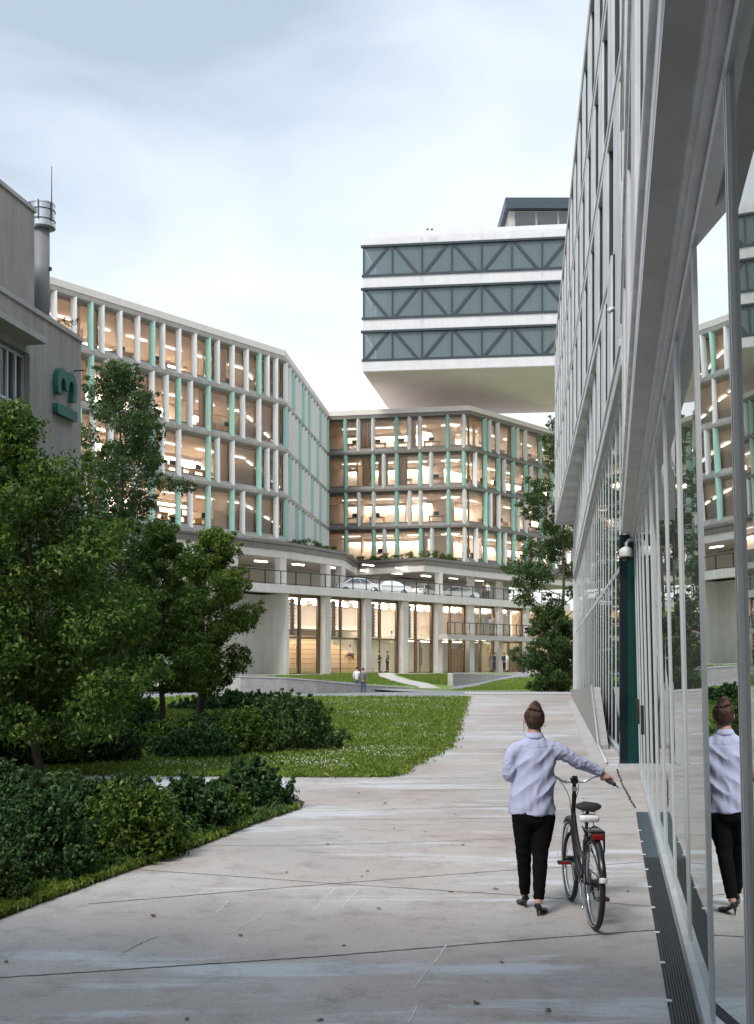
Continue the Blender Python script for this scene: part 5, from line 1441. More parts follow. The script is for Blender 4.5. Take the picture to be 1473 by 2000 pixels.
# ================================================================== CARS ON THE DECK
def car(label, px, Y, rz):
    x = (px - CX) / FPX * Y
    t = thing('parked_car', label, 'car', (x, Y, 8.09), 'cars parked on the open deck', R(rz))
    mb = MB()
    prof = [(-2.05, 0.30), (-2.08, 0.62), (-1.95, 0.92), (-1.45, 1.00), (-0.85, 1.36), (-0.2, 1.46), (0.55, 1.40), (1.15, 1.02), (1.85, 0.86), (2.08, 0.62), (2.05, 0.30)]
    rings = []
    for y, ins, zf in ((-0.84, 0.10, 0.92), (-0.80, 0.0, 0.98), (0.0, 0.0, 1.0), (0.80, 0.0, 0.98), (0.84, 0.10, 0.92)):
        rings.append([(a * (1 - ins * 0.12), y * (1.0 if b < 1.01 else 0.80), 0.3 + (b - 0.3) * zf) for a, b in prof])
    mb.rings(rings); mb.build('body', MT['carpaint'], t, smooth=False, local=True, bevel=0.04)
    for s in (-1, 1):
        mb = MB(); yy = s * 0.815
        q = [(-1.25, yy, 0.98), (-0.78, yy * 0.82, 1.30), (-0.05, yy * 0.80, 1.36), (0.05, yy, 0.98)]
        q2 = [(0.12, yy, 0.98), (0.02, yy * 0.80, 1.36), (0.5, yy * 0.81, 1.31), (0.98, yy, 0.98)]
        for qq in (q, q2): mb.add(qq + [(p[0], p[1] + s * 0.03, p[2]) for p in qq], [(0, 1, 2, 3), (4, 7, 6, 5), (0, 4, 5, 1), (1, 5, 6, 2), (2, 6, 7, 3), (3, 7, 4, 0)])
        mb.build('side_window', MT['glass_d'], t, local=True)
        for wx in (-1.28, 1.30):
            mb = MB(); mb.tube([(wx, s * 0.62, 0.31), (wx, s * 0.65, 0.31), (wx, s * 0.85, 0.31), (wx, s * 0.87, 0.31)], [0.28, 0.31, 0.31, 0.28], 20); w = mb.build('wheel', MT['rubber'], t, local=True)
            mb = MB(); mb.tube([(wx, s * 0.865, 0.31), (wx, s * 0.885, 0.31)], [0.20, 0.17], 14); mb.build('rim', MT['chrome'], w, local=True)
    mb = MB(); mb.add([(0.62, -0.62, 1.385), (0.62, 0.62, 1.385), (1.16, 0.72, 1.045), (1.16, -0.72, 1.045)], [(0, 1, 2, 3)]); mb.build('windscreen', MT['glass_d'], t, local=True)
    mb = MB(); mb.add([(-0.92, -0.62, 1.345), (-0.92, 0.62, 1.345), (-1.42, 0.72, 1.03), (-1.42, -0.72, 1.03)], [(3, 2, 1, 0)]); mb.build('rear_window', MT['glass_d'], t, local=True)
    for s in (-1, 1):
        mb = MB(); mb.ell((2.0, s * 0.60, 0.70), (0.08, 0.16, 0.07), 10, 6); mb.build('headlight', MT['white_pl'], t, local=True)
        mb = MB(); mb.ell((-2.02, s * 0.62, 0.78), (0.06, 0.14, 0.07), 10, 6); mb.build('tail_light', MT['red_pl'], t, local=True)
car('white car on the deck parked nearest the kink of the terrace edge', 699, yf(699, -3.5), 15)
car('white car parked second along the deck behind the railing', 757, yf(757, -3.8), -160)
car('white car with red lights facing away, third along the deck', 822, yf(822, -4.2), 70)
car('white car parked on the deck close to the two people at the railing', 892, yf(892, -3.8), 20)

# ================================================================== THE WOMAN WITH THE BICYCLE
WX, WY = 1.28, 9.15
wo = thing('person', 'person in lilac shirt, black trousers and heels walking away with a hand on the bicycle', 'person', (WX, WY, 0))
MT['shirt'] = M('lilac_shirt', (0.42, 0.44, 0.62), 0.85, var=0.05, scale=9, bump=0.35, bscale=26, stretch=(1.4, 1, 0.7))
MT['trouser'] = M('black_trousers', (0.004, 0.004, 0.005), 0.9, var=0.2, scale=20, spec=0.12)
MT['hair_b'] = M('auburn_hair', (0.060, 0.024, 0.014), 0.40, var=0.6, scale=30, stretch=(1.6, 0.5, 0.35), bump=0.9, bscale=70)
MT['shoe'] = M('black_patent_leather', (0.010, 0.010, 0.011), 0.18, var=0.1, scale=20)
def eloft(secs, seg=28):
    """secs: (centre, rx, ry) horizontal ellipses"""
    return [[(c[0] + rx * math.cos(2 * math.pi * k / seg), c[1] + ry * math.sin(2 * math.pi * k / seg), c[2]) for k in range(seg)] for c, rx, ry in secs]
def spline(pts, n=6):
    """Catmull-Rom through (point, radius) pairs"""
    P = [Vector((*p, r)) for p, r in pts]; out = []
    for i in range(len(P) - 1):
        a, b, c, d = P[max(i - 1, 0)], P[i], P[i + 1], P[min(i + 2, len(P) - 1)]
        for k in range(n):
            t = k / n
            out.append(0.5 * ((2 * b) + (c - a) * t + (2 * a - 5 * b + 4 * c - d) * t * t + (3 * b - a - 3 * c + d) * t ** 3))
    out.append(P[-1])
    return [tuple(v[:3]) for v in out], [v[3] for v in out]
def limb(mb, pts, seg=18, n=6):
    p, r = spline(pts, n); mb.tube(p, r, seg); return mb
def fuse(name, mb, mat, parent, vox, smooth_it=6, disp=None):
    o = mb.build(name, mat, None, local=True)
    r = o.modifiers.new('remesh', 'REMESH'); r.mode = 'VOXEL'; r.voxel_size = vox; r.use_smooth_shade = True
    if smooth_it:
        s = o.modifiers.new('smooth', 'SMOOTH'); s.factor = 0.5; s.iterations = smooth_it
    bake(o)
    if disp: disp(o)
    o.parent = parent
    return smooth_all(o)

# --- body: head, neck, trunk, arms, legs and hands as one surface
hand_r = Vector((0.615, 0.115, 1.105))
body = MB()
body.rings(eloft([((-0.01, 0, 0.80), 0.13, 0.085), ((-0.01, 0, 0.95), 0.13, 0.085), ((0, 0, 1.10), 0.13, 0.085), ((0, 0, 1.28), 0.14, 0.085), ((0, 0, 1.34), 0.095, 0.065), ((0, 0.0, 1.39), 0.060, 0.052), ((0, 0.005, 1.45), 0.058, 0.055), ((0, 0.015, 1.50), 0.050, 0.055), ((0, 0.02, 1.54), 0.05, 0.06)]))
body.ell((0, 0.03, 1.575), (0.072, 0.092, 0.105), 24, 16)
body.ell((0, 0.115, 1.555), (0.012, 0.02, 0.022), 10, 8)                       # nose
body.ell((0, 0.095, 1.515), (0.026, 0.016, 0.010), 10, 8)                      # lips
for s in (-1, 1):
    body.ell((s * 0.076, 0.015, 1.560), (0.010, 0.018, 0.030), 10, 8)          # ears
    body.ell((s * 0.030, 0.108, 1.582), (0.012, 0.008, 0.008), 10, 6)          # eyes
limb(body, [((0.07, 0, 1.315), 0.042), ((0.15, 0.0, 1.315), 0.042), ((0.31, 0.028, 1.245), 0.036), ((0.44, 0.07, 1.180), 0.030), ((0.548, 0.098, 1.136), 0.026), ((0.565, 0.105, 1.125), 0.026)])
limb(body, [((-0.07, 0, 1.315), 0.042), ((-0.150, 0.0, 1.305), 0.042), ((-0.205, -0.012, 1.16), 0.032), ((-0.200, 0.005, 1.118), 0.030), ((-0.175, 0.07, 1.115), 0.028), ((-0.095, 0.20, 1.128), 0.025), ((-0.08, 0.22, 1.13), 0.025)])
limb(body, [((-0.085, 0.0, 0.80), 0.08), ((-0.082, 0.06, 0.50), 0.048), ((-0.075, 0.085, 0.40), 0.044), ((-0.064, 0.13, 0.24), 0.034), ((-0.058, 0.165, 0.145), 0.029), ((-0.055, 0.19, 0.085), 0.030)])
limb(body, [((0.075, 0.0, 0.80), 0.08), ((0.046, -0.005, 0.50), 0.048), ((0.038, -0.04, 0.40), 0.044), ((0.026, -0.09, 0.24), 0.034), ((0.020, -0.115, 0.160), 0.029), ((0.015, -0.12, 0.10), 0.030)])
# right hand closed over the grip: palm on top, four bent fingers over the outer side, thumb underneath
ga, gb_ = Vector((0.595, 0.20, 1.082)), Vector((0.655, 0.02, 1.035))            # grip axis, from the brake to the open end
gd = (gb_ - ga).normalized(); outw = Vector((1, 0, 0)) - gd * gd.x; outw.normalize(); upw = outw.cross(gd); upw = upw if upw.z > 0 else -upw
gc = ga.lerp(gb_, 0.35)
palm = MB()
limb(body, [((0.555, 0.10, 1.13), 0.026), (tuple(gc + upw * 0.030 - outw * 0.030), 0.028), (tuple(gc + upw * 0.036 - outw * 0.005), 0.024), (tuple(gc + upw * 0.030 + outw * 0.016), 0.018)], 12, 4)
limb(body, [((0.560, 0.10, 1.128), 0.022), (tuple(gc + gd * 0.026 + upw * 0.030 - outw * 0.022), 0.024), (tuple(gc + gd * 0.028 + upw * 0.032 + outw * 0.010), 0.018)], 12, 4)
limb(body, [((0.555, 0.11, 1.126), 0.022), (tuple(gc - gd * 0.028 + upw * 0.030 - outw * 0.022), 0.023), (tuple(gc - gd * 0.030 + upw * 0.032 + outw * 0.010), 0.018)], 12, 4)
for q, (off, ln) in enumerate(((-0.034, 0.92), (-0.011, 1.0), (0.012, 0.95), (0.034, 0.80))):
    c = gc + gd * off
    R0 = 0.026
    pts = [(tuple(c + upw * 0.033 + outw * 0.006), 0.0105)]
    for a in (25, -15, -55, -100):
        aa = R(a); rr_ = R0 * (1.12 if a == 25 else 1.0) * (0.96 + 0.06 * ln)
        pts.append((tuple(c + outw * (math.cos(aa) * rr_ + 0.002) + upw * (math.sin(aa) * rr_) + gd * 0.002 * q), 0.0092 - 0.0006 * max(0, (25 - a) / 40)))
    limb(body, pts, 10, 4)
tb = gc - gd * 0.040
limb(body, [(tuple(tb + upw * 0.028 - outw * 0.030), 0.014), (tuple(tb + upw * 0.004 - outw * 0.032), 0.011), (tuple(tb - gd * 0.012 - upw * 0.020 - outw * 0.016), 0.0095), (tuple(tb - gd * 0.02 - upw * 0.026 + outw * 0.004), 0.0085)], 10, 4)
# left hand in front of the body
lh = Vector((-0.06, 0.245, 1.13))
limb(body, [((-0.10, 0.20, 1.128), 0.026), (tuple(lh), 0.028), (tuple(lh + Vector((0.03, 0.035, 0.0))), 0.022)], 12, 4)
for q in range(4):
    c = lh + Vector((0.035, 0.035, 0.03 - 0.02 * q))
    limb(body, [(tuple(c), 0.0095), (tuple(c + Vector((0.035, 0.01, 0))), 0.009), (tuple(c + Vector((0.045, -0.02, -0.004))), 0.0085)], 8, 4)
limb(body, [(tuple(lh + Vector((0, -0.01, 0.02))), 0.012), (tuple(lh + Vector((0.03, -0.025, 0.035))), 0.010), (tuple(lh + Vector((0.05, -0.02, 0.03))), 0.0085)], 8, 4)
bo = fuse('body', body, MT['skin'], wo, 0.0042, 3)

# --- shirt with folds
sh = MB()
sh.rings(eloft([((-0.024, 0, 0.80), 0.182, 0.135), ((-0.02, 0, 0.86), 0.186, 0.138), ((-0.012, 0, 0.94), 0.180, 0.132), ((-0.003, 0, 1.04), 0.172, 0.120), ((0.0, 0, 1.14), 0.168, 0.112), ((0.0, 0, 1.25), 0.168, 0.108), ((0.0, 0, 1.31), 0.164, 0.100), ((0.0, 0, 1.355), 0.146, 0.088), ((0, 0.0, 1.385), 0.118, 0.078), ((0, 0.003, 1.408), 0.090, 0.070), ((0, 0.006, 1.428), 0.072, 0.064), ((0, 0.010, 1.442), 0.060, 0.058), ((0, 0.010, 1.452), 0.057, 0.056)], 40))
limb(sh, [((0.06, 0, 1.335), 0.072), ((0.150, 0.0, 1.322), 0.066), ((0.235, 0.012, 1.290), 0.060), ((0.31, 0.028, 1.245), 0.055), ((0.37, 0.045, 1.212), 0.057), ((0.44, 0.07, 1.180), 0.050), ((0.50, 0.088, 1.155), 0.045), ((0.548, 0.098, 1.136), 0.040)], 22)
limb(sh, [((-0.06, 0, 1.335), 0.070), ((-0.150, 0.0, 1.312), 0.064), ((-0.195, -0.008, 1.24), 0.058), ((-0.205, -0.012, 1.16), 0.056), ((-0.200, 0.005, 1.115), 0.055), ((-0.175, 0.07, 1.115), 0.050), ((-0.12, 0.16, 1.125), 0.042), ((-0.095, 0.20, 1.128), 0.040)], 22)
from mathutils import noise as mnoise
def shirt_folds(o):
    me = o.data
    N_ = [v.normal.copy() for v in me.vertices]
    for v, n in zip(me.vertices, N_):
        p = v.co; d = 0.0
        if abs(p.x) < 0.20 and p.z < 1.44:
            # diagonal drag folds from the raised arm to the hip, loose pleats near the hem
            q = Vector(((p.x * 0.85 - (p.z - 1.1) * 0.75) * 9.0, p.y * 3.0, (p.z * 0.5 + p.x) * 2.2))
            rdg = 1 - abs(mnoise.noise(q)) * 2.2
            d += 0.020 * (rdg - 0.45) * (0.35 + 0.65 * smooth01((1.36 - p.z) / 0.12))
            d += 0.006 * mnoise.noise(Vector((p.x * 24, p.y * 16, p.z * 5)))
            q2 = Vector(((p.x + p.z * 0.8) * 16.0, p.y * 6, p.z * 3 + 5))
            d += 0.005 * mnoise.noise(q2) * smooth01((1.2 - p.z) / 0.3)
        else:
            q = Vector((p.x * 22 + p.z * 12, p.y * 8, p.z * 22 - p.x * 8))
            d += 0.007 * (0.5 - abs(mnoise.noise(q)) * 1.6) + 0.004 * mnoise.noise(q * 2.1)
        v.co = p + n * d
    # yoke seam and collar line pressed in
    for v in me.vertices:
        p = v.co
        if p.y < 0 and abs(p.z - (1.335 + 0.10 * abs(p.x))) < 0.004: v.co.y += 0.003
    me.update()
so_ = fuse('shirt', sh, MT['shirt'], wo, 0.0075, 5, shirt_folds)
mb = MB()                                              # collar, turned down
seg = 32
ring = lambda r, z, dz: [(r * 1.0 * math.cos(2 * math.pi * k / seg), 0.010 + r * 1.0 * math.sin(2 * math.pi * k / seg), z + dz * (1 if math.sin(2 * math.pi * k / seg) < 0 else 0.4)) for k in range(seg)]
mb.rings([ring(0.056, 1.436, 0.0), ring(0.056, 1.459, 0.0), ring(0.059, 1.461, 0.0), ring(0.080, 1.430, -0.010), ring(0.077, 1.424, -0.010), ring(0.058, 1.452, 0)], caps=False)
mb.build('collar', MT['shirt'], so_, smooth=True, local=True)
mb = MB(); mb.tube([(0.530, 0.094, 1.142), (0.545, 0.098, 1.136), (0.567, 0.103, 1.128), (0.569, 0.1035, 1.127)], [0.041, 0.0425, 0.041, 0.036], 18); mb.build('cuff', MT['shirt'], so_, smooth=True, local=True)

# --- trousers
tr = MB()
tr.rings(eloft([((-0.014, 0, 0.95), 0.150, 0.105), ((-0.014, 0.0, 0.88), 0.165, 0.118), ((-0.012, -0.004, 0.80), 0.168, 0.122), ((-0.008, 0.0, 0.74), 0.158, 0.115), ((-0.005, 0.005, 0.70), 0.13, 0.09)], 36))
limb(tr, [((-0.090, 0.0, 0.80), 0.098), ((-0.086, 0.03, 0.66), 0.086), ((-0.082, 0.06, 0.50), 0.066), ((-0.075, 0.085, 0.40), 0.060), ((-0.064, 0.13, 0.24), 0.050), ((-0.057, 0.172, 0.118), 0.043)], 20)
limb(tr, [((0.075, 0.0, 0.80), 0.100), ((0.064, 0.005, 0.66), 0.088), ((0.046, -0.005, 0.50), 0.067), ((0.038, -0.04, 0.40), 0.062), ((0.026, -0.09, 0.24), 0.051), ((0.018, -0.118, 0.128), 0.045)], 20)
def trouser_folds(o):
    me = o.data; N_ = [v.normal.copy() for v in me.vertices]
    for v, n in zip(me.vertices, N_):
        p = v.co; k = 1.0 if (abs(p.z - 0.48) < 0.12 or p.z < 0.28) else 0.5
        v.co = p + n * (0.007 * k * mnoise.noise(Vector((p.x * 10, p.y * 10, p.z * 26))))
    me.update()
fuse('trousers', tr, MT['trouser'], wo, 0.008, 5, trouser_folds)

# --- hair drawn up into a bun
hr = MB()
hr.ell((0, 0.010, 1.590), (0.084, 0.098, 0.088), 28, 18)
hr.ell((0, -0.020, 1.560), (0.076, 0.066, 0.075), 24, 14)
hr.ell((0, -0.012, 1.525), (0.055, 0.052, 0.038), 20, 10)
def strands(o):
    me = o.data; N_ = [v.normal.copy() for v in me.vertices]
    for v, n in zip(me.vertices, N_):
        p = v.co; a = math.atan2(p.x, p.z - 1.665)
        v.co = p + n * (0.0035 * mnoise.noise(Vector((a * 16, p.y * 6, 0))) + 0.002 * mnoise.noise(Vector((a * 42, 3, p.y * 4))))
    me.update()
ho = fuse('hair', hr, MT['hair_b'], wo, 0.004, 4, strands)
bn = MB()
bc = Vector((0.0, -0.030, 1.672))
for k in range(5):                                     # twisted coil
    th = np.linspace(0, 2 * math.pi, 18)[:-1] + k
    rr_ = 0.040 - 0.007 * k
    bn.tube([bc + Vector((rr_ * math.cos(a), rr_ * 0.9 * math.sin(a) - 0.004 * k, 0.012 * k - 0.02 + 0.010 * math.sin(2 * a + k))) for a in th], 0.018 - 0.001 * k, 8, closed=True)
bn.ell(bc, (0.046, 0.042, 0.038), 18, 12)
fuse('hair_bun', bn, MT['hair_b'], ho, 0.004, 1)
ws = MB()
rw = random.Random(2)
for k in range(26):
    a = rw.uniform(-1.4, 1.4); s = Vector((0.075 * math.sin(a), -0.035, 1.50 + 0.02 * abs(a))); 
    e_ = s + Vector((rw.uniform(-.012, .012), rw.uniform(-.02, .0), -rw.uniform(0.012, 0.04))); ws.tube([s, (s + e_) / 2 + Vector((rw.uniform(-.006, .006), 0, 0)), e_], 0.0007, 3)
for k in range(18):
    a = rw.uniform(0, 6.28); s = bc + Vector((0.045 * math.cos(a), 0.0, 0.04 * math.sin(a))); e_ = s + Vector((math.cos(a), 0, math.sin(a))) * rw.uniform(0.01, 0.022); ws.tube([s, e_ + Vector((rw.uniform(-.006, .006), 0, 0))], 0.0006, 3)
ws.tube([(-0.078, 0.03, 1.585), (-0.087, 0.035, 1.54), (-0.083, 0.03, 1.49), (-0.086, 0.03, 1.46)], 0.0016, 4)
ws.build('loose_strands', MT['hair_b'], ho, local=True)

# --- shoes
def pump(name, ank, yaw, pitch):
    """ank = ankle point; the shoe points forward, turned by yaw"""
    mb = MB(); secs = [(-0.040, 0.028, 0.062, 0.105), (-0.030, 0.034, 0.058, 0.112), (0.0, 0.034, 0.045, 0.090), (0.04, 0.033, 0.030, 0.066), (0.08, 0.038, 0.012, 0.052), (0.12, 0.042, 0.003, 0.046), (0.16, 0.038, 0.002, 0.040), (0.195, 0.022, 0.003, 0.028), (0.212, 0.006, 0.006, 0.018)]
    rings = []
    for y, w, zb, zt in secs:
        zm = (zb + zt) / 2; hh = (zt - zb) / 2
        rings.append([(w * math.cos(a) * (1.0 if math.sin(a) < 0.3 else 0.85), y, zm + hh * max(-0.9, math.sin(a))) for a in np.linspace(0, 2 * math.pi, 17)[:-1]])
    mb.rings(rings)
    mb.tube([(0, -0.030, 0.070), (0, -0.030, 0.045), (0, -0.026, 0.02), (0, -0.025, 0.0)], [0.020, 0.010, 0.006, 0.0065], 8)
    o = mb.build('shoe', MT['shoe'], wo, smooth=True, local=True)
    o.location = (ank[0], ank[1], 0); o.rotation_euler = (0, 0, R(yaw))
    sb = o.modifiers.new('sub', 'SUBSURF'); sb.levels = sb.render_levels = 1
pump('right', (0.015, -0.125), -24, 0)
pump('left', (-0.055, 0.185), 8, 0)

# ================================================================== BICYCLE
bk = thing('bicycle', 'black low-frame city bicycle with a white box under the saddle and red tail light', 'bicycle', (1.65, 8.56, 0))
BR = 0.348
def wheel(y, name):
    mb = MB()
    ang = np.linspace(0, 2 * math.pi, 65)[:-1]
    mb.tube([(0, y + (BR - 0.022) * math.cos(a), BR + (BR - 0.022) * math.sin(a)) for a in ang], 0.0215, 10, closed=True)
    w = mb.build('wheel', MT['rubber'], bk, smooth=True, local=True)
    mb = MB()
    for sx in (-0.0165, 0.0165): mb.tube([(sx, y + (BR - 0.030) * math.cos(a), BR + (BR - 0.030) * math.sin(a)) for a in ang], 0.0035, 5, closed=True)
    mb.build('reflective_band', MT['white_pl'], w, smooth=True, local=True)
    mb = MB(); mb.tube([(0, y + (BR - 0.050) * math.cos(a), BR + (BR - 0.050) * math.sin(a)) for a in ang], 0.011, 8, closed=True); mb.build('rim', MT['chrome'], w, smooth=True, local=True)
    mb = MB()
    for k in range(32):
        a = 2 * math.pi * k / 32; s = 1 if k % 2 else -1; a2 = a + s * 0.35 * (1 if (k // 2) % 2 else -1)
        mb.tube([(s * 0.03, y + 0.025 * math.cos(a2), BR + 0.025 * math.sin(a2)), (0, y + (BR - 0.055) * math.cos(a), BR + (BR - 0.055) * math.sin(a))], 0.0013, 4)
    mb.build('spokes', MT['chrome'], w, local=True)
    mb = MB(); mb.tube([(-0.055, y, BR), (-0.035, y, BR), (-0.034, y, BR), (0.034, y, BR), (0.035, y, BR), (0.055, y, BR)], [0.012, 0.012, 0.032, 0.032, 0.012, 0.012], 12); mb.build('hub', MT['steel_dk'], w, smooth=False, local=True)
    return w
rw_, fw_ = wheel(0.0, 'rear'), wheel(1.06, 'front')
mb = MB()
for k in range(7): mb.tube([(0.030 + 0.004 * k, 0.0, BR), (0.0325 + 0.004 * k, 0.0, BR)], [0.055 - 0.004 * k] * 2, 18)
mb.tube([(-0.04, 0, BR), (-0.036, 0, BR)], [0.08, 0.08], 24)
mb.build('sprockets', MT['steel_dk'], rw_, local=True)
mb = MB()
limb(mb, [((0, 0.865, 0.93), 0.019), ((0, 0.90, 0.80), 0.019), ((0, 0.94, 0.63), 0.020)], 12)
limb(mb, [((0, 0.925, 0.68), 0.024), ((0, 0.82, 0.52), 0.026), ((0, 0.68, 0.38), 0.027), ((0, 0.46, 0.285), 0.025)], 12)
limb(mb, [((0, 0.905, 0.77), 0.020), ((0, 0.78, 0.61), 0.020), ((0, 0.62, 0.50), 0.020), ((0, 0.395, 0.46), 0.017)], 12)
limb(mb, [((0, 0.46, 0.285), 0.020), ((0, 0.33, 0.66), 0.018)], 12, 3)
for s in (-1, 1):
    limb(mb, [((s * 0.03, 0.45, 0.285), 0.011), ((s * 0.058, 0.15, 0.32), 0.010), ((s * 0.062, 0.0, BR), 0.010)], 8, 4)
    limb(mb, [((s * 0.016, 0.345, 0.62), 0.008), ((s * 0.045, 0.18, 0.50), 0.008), ((s * 0.062, 0.0, BR), 0.008)], 8, 4)
mb.tube([(-0.035, 0.46, 0.285), (0.035, 0.46, 0.285)], 0.025, 14)
fr = mb.build('frame', MT['black_paint'], bk, smooth=True, local=True)
mb = MB()
limb(mb, [((0, 0.945, 0.62), 0.020), ((0, 0.955, 0.585), 0.026)], 10, 2)
for s in (-1, 1): limb(mb, [((s * 0.02, 0.955, 0.59), 0.015), ((s * 0.050, 0.975, 0.52), 0.015), ((s * 0.055, 1.02, 0.42), 0.012), ((s * 0.055, 1.06, BR), 0.010)], 10, 4)
mb.build('fork', MT['black_paint'], bk, smooth=True, local=True)
# handlebar, grips, levers
mb = MB()
half = [((0.0, 0.875, 1.040), 0.011), ((0.05, 0.878, 1.030), 0.011), ((0.10, 0.872, 1.036), 0.011), ((0.155, 0.850, 1.070), 0.011), ((0.200, 0.815, 1.086), 0.011), ((0.225, 0.77, 1.078), 0.011), ((0.285, 0.61, 1.035), 0.011)]
limb(mb, [((-p[0], p[1], p[2]), r) for p, r in half[::-1]] + half[1:], 12, 6)
hb = mb.build('handlebar', MT['chrome'], bk, smooth=True, local=True)
for s in (-1, 1):
    mb = MB(); mb.tube([(s * 0.226, 0.768, 1.078), (s * 0.230, 0.757, 1.075), (s * 0.284, 0.613, 1.036), (s * 0.287, 0.606, 1.034)], [0.013, 0.0165, 0.017, 0.013], 14); mb.build('grip', MT['rubber'], hb, smooth=True, local=True)
    mb = MB(); limb(mb, [((s * 0.212, 0.80, 1.075), 0.008), ((s * 0.250, 0.80, 1.055), 0.006), ((s * 0.300, 0.68, 1.025), 0.0055), ((s * 0.315, 0.63, 1.012), 0.006)], 8, 4); mb.build('brake_lever', MT['steel_dk'], hb, smooth=True, local=True)
mb = MB(); limb(mb, [((0, 0.868, 0.92), 0.0165), ((0, 0.862, 1.00), 0.0165), ((0, 0.868, 1.045), 0.019)], 12, 3); mb.box(-0.03, 0.03, 0.845, 0.905, 1.020, 1.062)
mb.box(-0.022, 0.022, 0.832, 0.850, 1.055, 1.085)
mb.build('stem', MT['steel_dk'], bk, smooth=False, local=True, bevel=0.006)
mb = MB(); mb.box(-0.022, 0.022, 0.838, 0.846, 0.955, 0.990); mb.build('label_plate', MT['white_pl'], bk, local=True)
mb = MB()
limb(mb, [((0.02, 0.86, 1.02), 0.003), ((0.05, 0.93, 0.98), 0.003), ((0.03, 0.97, 0.85), 0.003), ((0.02, 0.955, 0.70), 0.003)], 6, 5)
limb(mb, [((-0.18, 0.84, 1.075), 0.003), ((-0.10, 0.93, 1.02), 0.003), ((-0.03, 0.95, 0.90), 0.003), ((-0.015, 0.91, 0.74), 0.003)], 6, 5)
mb.build('cables', MT['rubber'], bk, smooth=True, local=True)
# saddle
mb = MB()
secs = [(0.175, 0.055, 0.890, 0.030), (0.185, 0.088, 0.900, 0.040), (0.225, 0.108, 0.905, 0.044), (0.275, 0.098, 0.902, 0.040), (0.32, 0.065, 0.898, 0.034), (0.37, 0.040, 0.898, 0.030), (0.425, 0.026, 0.898, 0.026), (0.445, 0.012, 0.894, 0.016)]
mb.rings([[(w * math.cos(a), y, z + hh * (math.sin(a) if math.sin(a) > 0 else 0.75 * math.sin(a)) - 0.010 * (1 - abs(math.cos(a))) * (1 if math.sin(a) > 0 and y < 0.3 else 0)) for a in np.linspace(0, 2 * math.pi, 25)[:-1]] for y, w, z, hh in secs])
sd_ = mb.build('saddle', MT['rubber'], bk, smooth=True, local=True)
md = sd_.modifiers.new('sub', 'SUBSURF'); md.levels = md.render_levels = 1
mb = MB()
for s in (-1, 1): limb(mb, [((s * 0.05, 0.215, 0.872), 0.004), ((s * 0.035, 0.30, 0.855), 0.004), ((s * 0.012, 0.40, 0.875), 0.004)], 6, 4)
for s in (-1, 1): mb.tube([(s * 0.04, 0.21, 0.845 + 0.004 * q) if q % 2 else (s * 0.048, 0.205, 0.845 + 0.004 * q) for q in range(8)], 0.0025, 5)
mb.build('saddle_rails', MT['steel_dk'], sd_, smooth=True, local=True)
mb = MB(); limb(mb, [((0, 0.335, 0.645), 0.0135), ((0, 0.275, 0.862), 0.0135)], 12, 3); mb.build('seat_post', MT['steel_dk'], bk, smooth=True, local=True)
mb = MB()
mb.rings([[(w * math.cos(a) * (1.0 / max(abs(math.cos(a)), abs(math.sin(a)))) ** 0.6, y, 0.815 + hh * math.sin(a) * (1.0 / max(abs(math.cos(a)), abs(math.sin(a)))) ** 0.6) for a in np.linspace(0, 2 * math.pi, 25)[:-1]] for y, w, hh in ((0.165, 0.066, 0.020), (0.175, 0.076, 0.027), (0.24, 0.076, 0.028), (0.30, 0.055, 0.026), (0.31, 0.045, 0.02))])
mb.build('saddle_box', MT['white_pl'], bk, smooth=True, local=True)
# mudguards
def guard(y, a0, a1, rad, w):
    mb = MB(); rings = []
    for a in np.linspace(R(a0), R(a1), 26):
        prof = []
        for t_, hh in ((-1, -0.012), (-0.75, 0.0), (0, 0.008), (0.75, 0.0), (1, -0.012)): prof.append((w * t_, rad + hh))
        prof = prof + [(p[0] * 0.95, p[1] - 0.003) for p in prof[::-1]]
        rings.append([(p[0], y + p[1] * math.cos(a), BR + p[1] * math.sin(a)) for p in prof])
    mb.rings(rings); return mb.build('mudguard', MT['black_paint'], bk, smooth=True, local=True)
rg_ = guard(0.0, 35, 165, BR + 0.018, 0.027)
guard(1.06, 50, 150, BR + 0.018, 0.026)
mb = MB(); a = R(167)
rings = []
for a in np.linspace(R(163), R(169), 5): rings.append([(sx * 0.031, 0.0 + rr_ * math.cos(a), BR + rr_ * math.sin(a)) for sx, rr_ in ((-1, BR + 0.008), (-0.8, BR + 0.026), (0, BR + 0.034), (0.8, BR + 0.026), (1, BR + 0.008))])
mb.rings(rings); mb.build('guard_tip', MT['white_pl'], rg_, smooth=True, local=True)
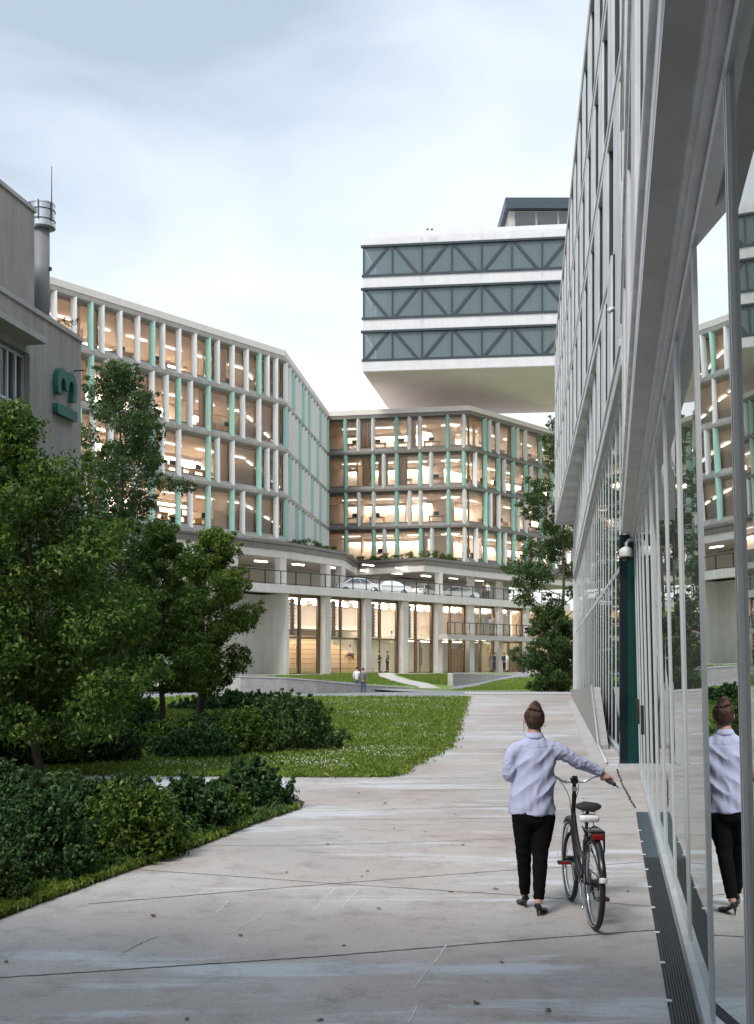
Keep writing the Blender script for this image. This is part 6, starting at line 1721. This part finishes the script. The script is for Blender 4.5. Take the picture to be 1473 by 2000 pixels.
# carrier with tail light
mb = MB()
for s in (-1, 1):
    limb(mb, [((s * 0.012, 0.325, 0.690), 0.006), ((s * 0.04, 0.26, 0.742), 0.006), ((s * 0.055, 0.16, 0.752), 0.006), ((s * 0.055, -0.12, 0.752), 0.006)], 8, 4)
    limb(mb, [((s * 0.058, -0.06, 0.748), 0.005), ((s * 0.068, -0.03, 0.55), 0.005), ((s * 0.066, 0.0, BR + 0.01), 0.005)], 8, 3)
    limb(mb, [((s * 0.058, -0.11, 0.748), 0.004), ((s * 0.060, -0.10, 0.60), 0.004)], 6, 3)
for y in (-0.12, 0.0, 0.12): mb.tube([(-0.055, y, 0.752), (0.055, y, 0.752)], 0.005, 8)
mb.box(-0.055, 0.055, -0.125, -0.02, 0.755, 0.763)
limb(mb, [((-0.03, 0.14, 0.757), 0.004), ((-0.03, 0.24, 0.80), 0.004), ((0.0, 0.265, 0.81), 0.004), ((0.03, 0.24, 0.80), 0.004), ((0.03, 0.14, 0.757), 0.004)], 6, 4)
ca = mb.build('carrier', MT['black_paint'], bk, smooth=False, local=True)
mb = MB(); mb.box(-0.045, 0.045, -0.150, -0.128, 0.700, 0.742); mb.build('tail_light', MT['red_pl'], ca, local=True, bevel=0.006)
mb = MB(); mb.box(-0.050, 0.050, -0.127, -0.115, 0.694, 0.748); mb.build('light_bracket', MT['rubber'], ca, local=True)
# cranks, chain guard, pedals
mb = MB()
mb.tube([(0.048, 0.46, 0.285), (0.053, 0.46, 0.285)], [0.088, 0.088], 30)
mb.tube([(0.066, 0.46, 0.285), (0.070, 0.40, 0.20), (0.072, 0.355, 0.155)], [0.013, 0.010, 0.011], 8)
mb.tube([(-0.066, 0.46, 0.285), (-0.070, 0.52, 0.36), (-0.072, 0.56, 0.41)], [0.013, 0.010, 0.011], 8)
mb.tube([(0.05, 0.46, 0.373), (0.05, 0.0, BR + 0.036)], 0.005, 6); mb.tube([(0.05, 0.46, 0.197), (0.05, 0.0, BR - 0.04)], 0.005, 6)
cr = mb.build('crankset', MT['steel_dk'], bk, local=True)
for s, y, z in ((1, 0.355, 0.155), (-1, 0.56, 0.41)):
    mb = MB(); mb.box(min(s * 0.085, s * 0.185), max(s * 0.085, s * 0.185), y - 0.035, y + 0.035, z - 0.012, z + 0.012); mb.tube([(s * 0.07, y, z), (s * 0.19, y, z)], 0.007, 8)
    pd = mb.build('pedal', MT['rubber'], bk, local=True)
    mb = MB(); mb.box(min(s * 0.095, s * 0.175), max(s * 0.095, s * 0.175), y - 0.041, y - 0.0355, z - 0.010, z + 0.010); mb.build('reflector', MT['red_pl'], pd, local=True)
mb = MB(); limb(mb, [((-0.05, 0.28, 0.30), 0.009), ((-0.07, 0.16, 0.20), 0.008), ((-0.075, 0.05, 0.15), 0.008)], 8, 3); mb.build('kickstand', MT['chrome'], bk, smooth=True, local=True)
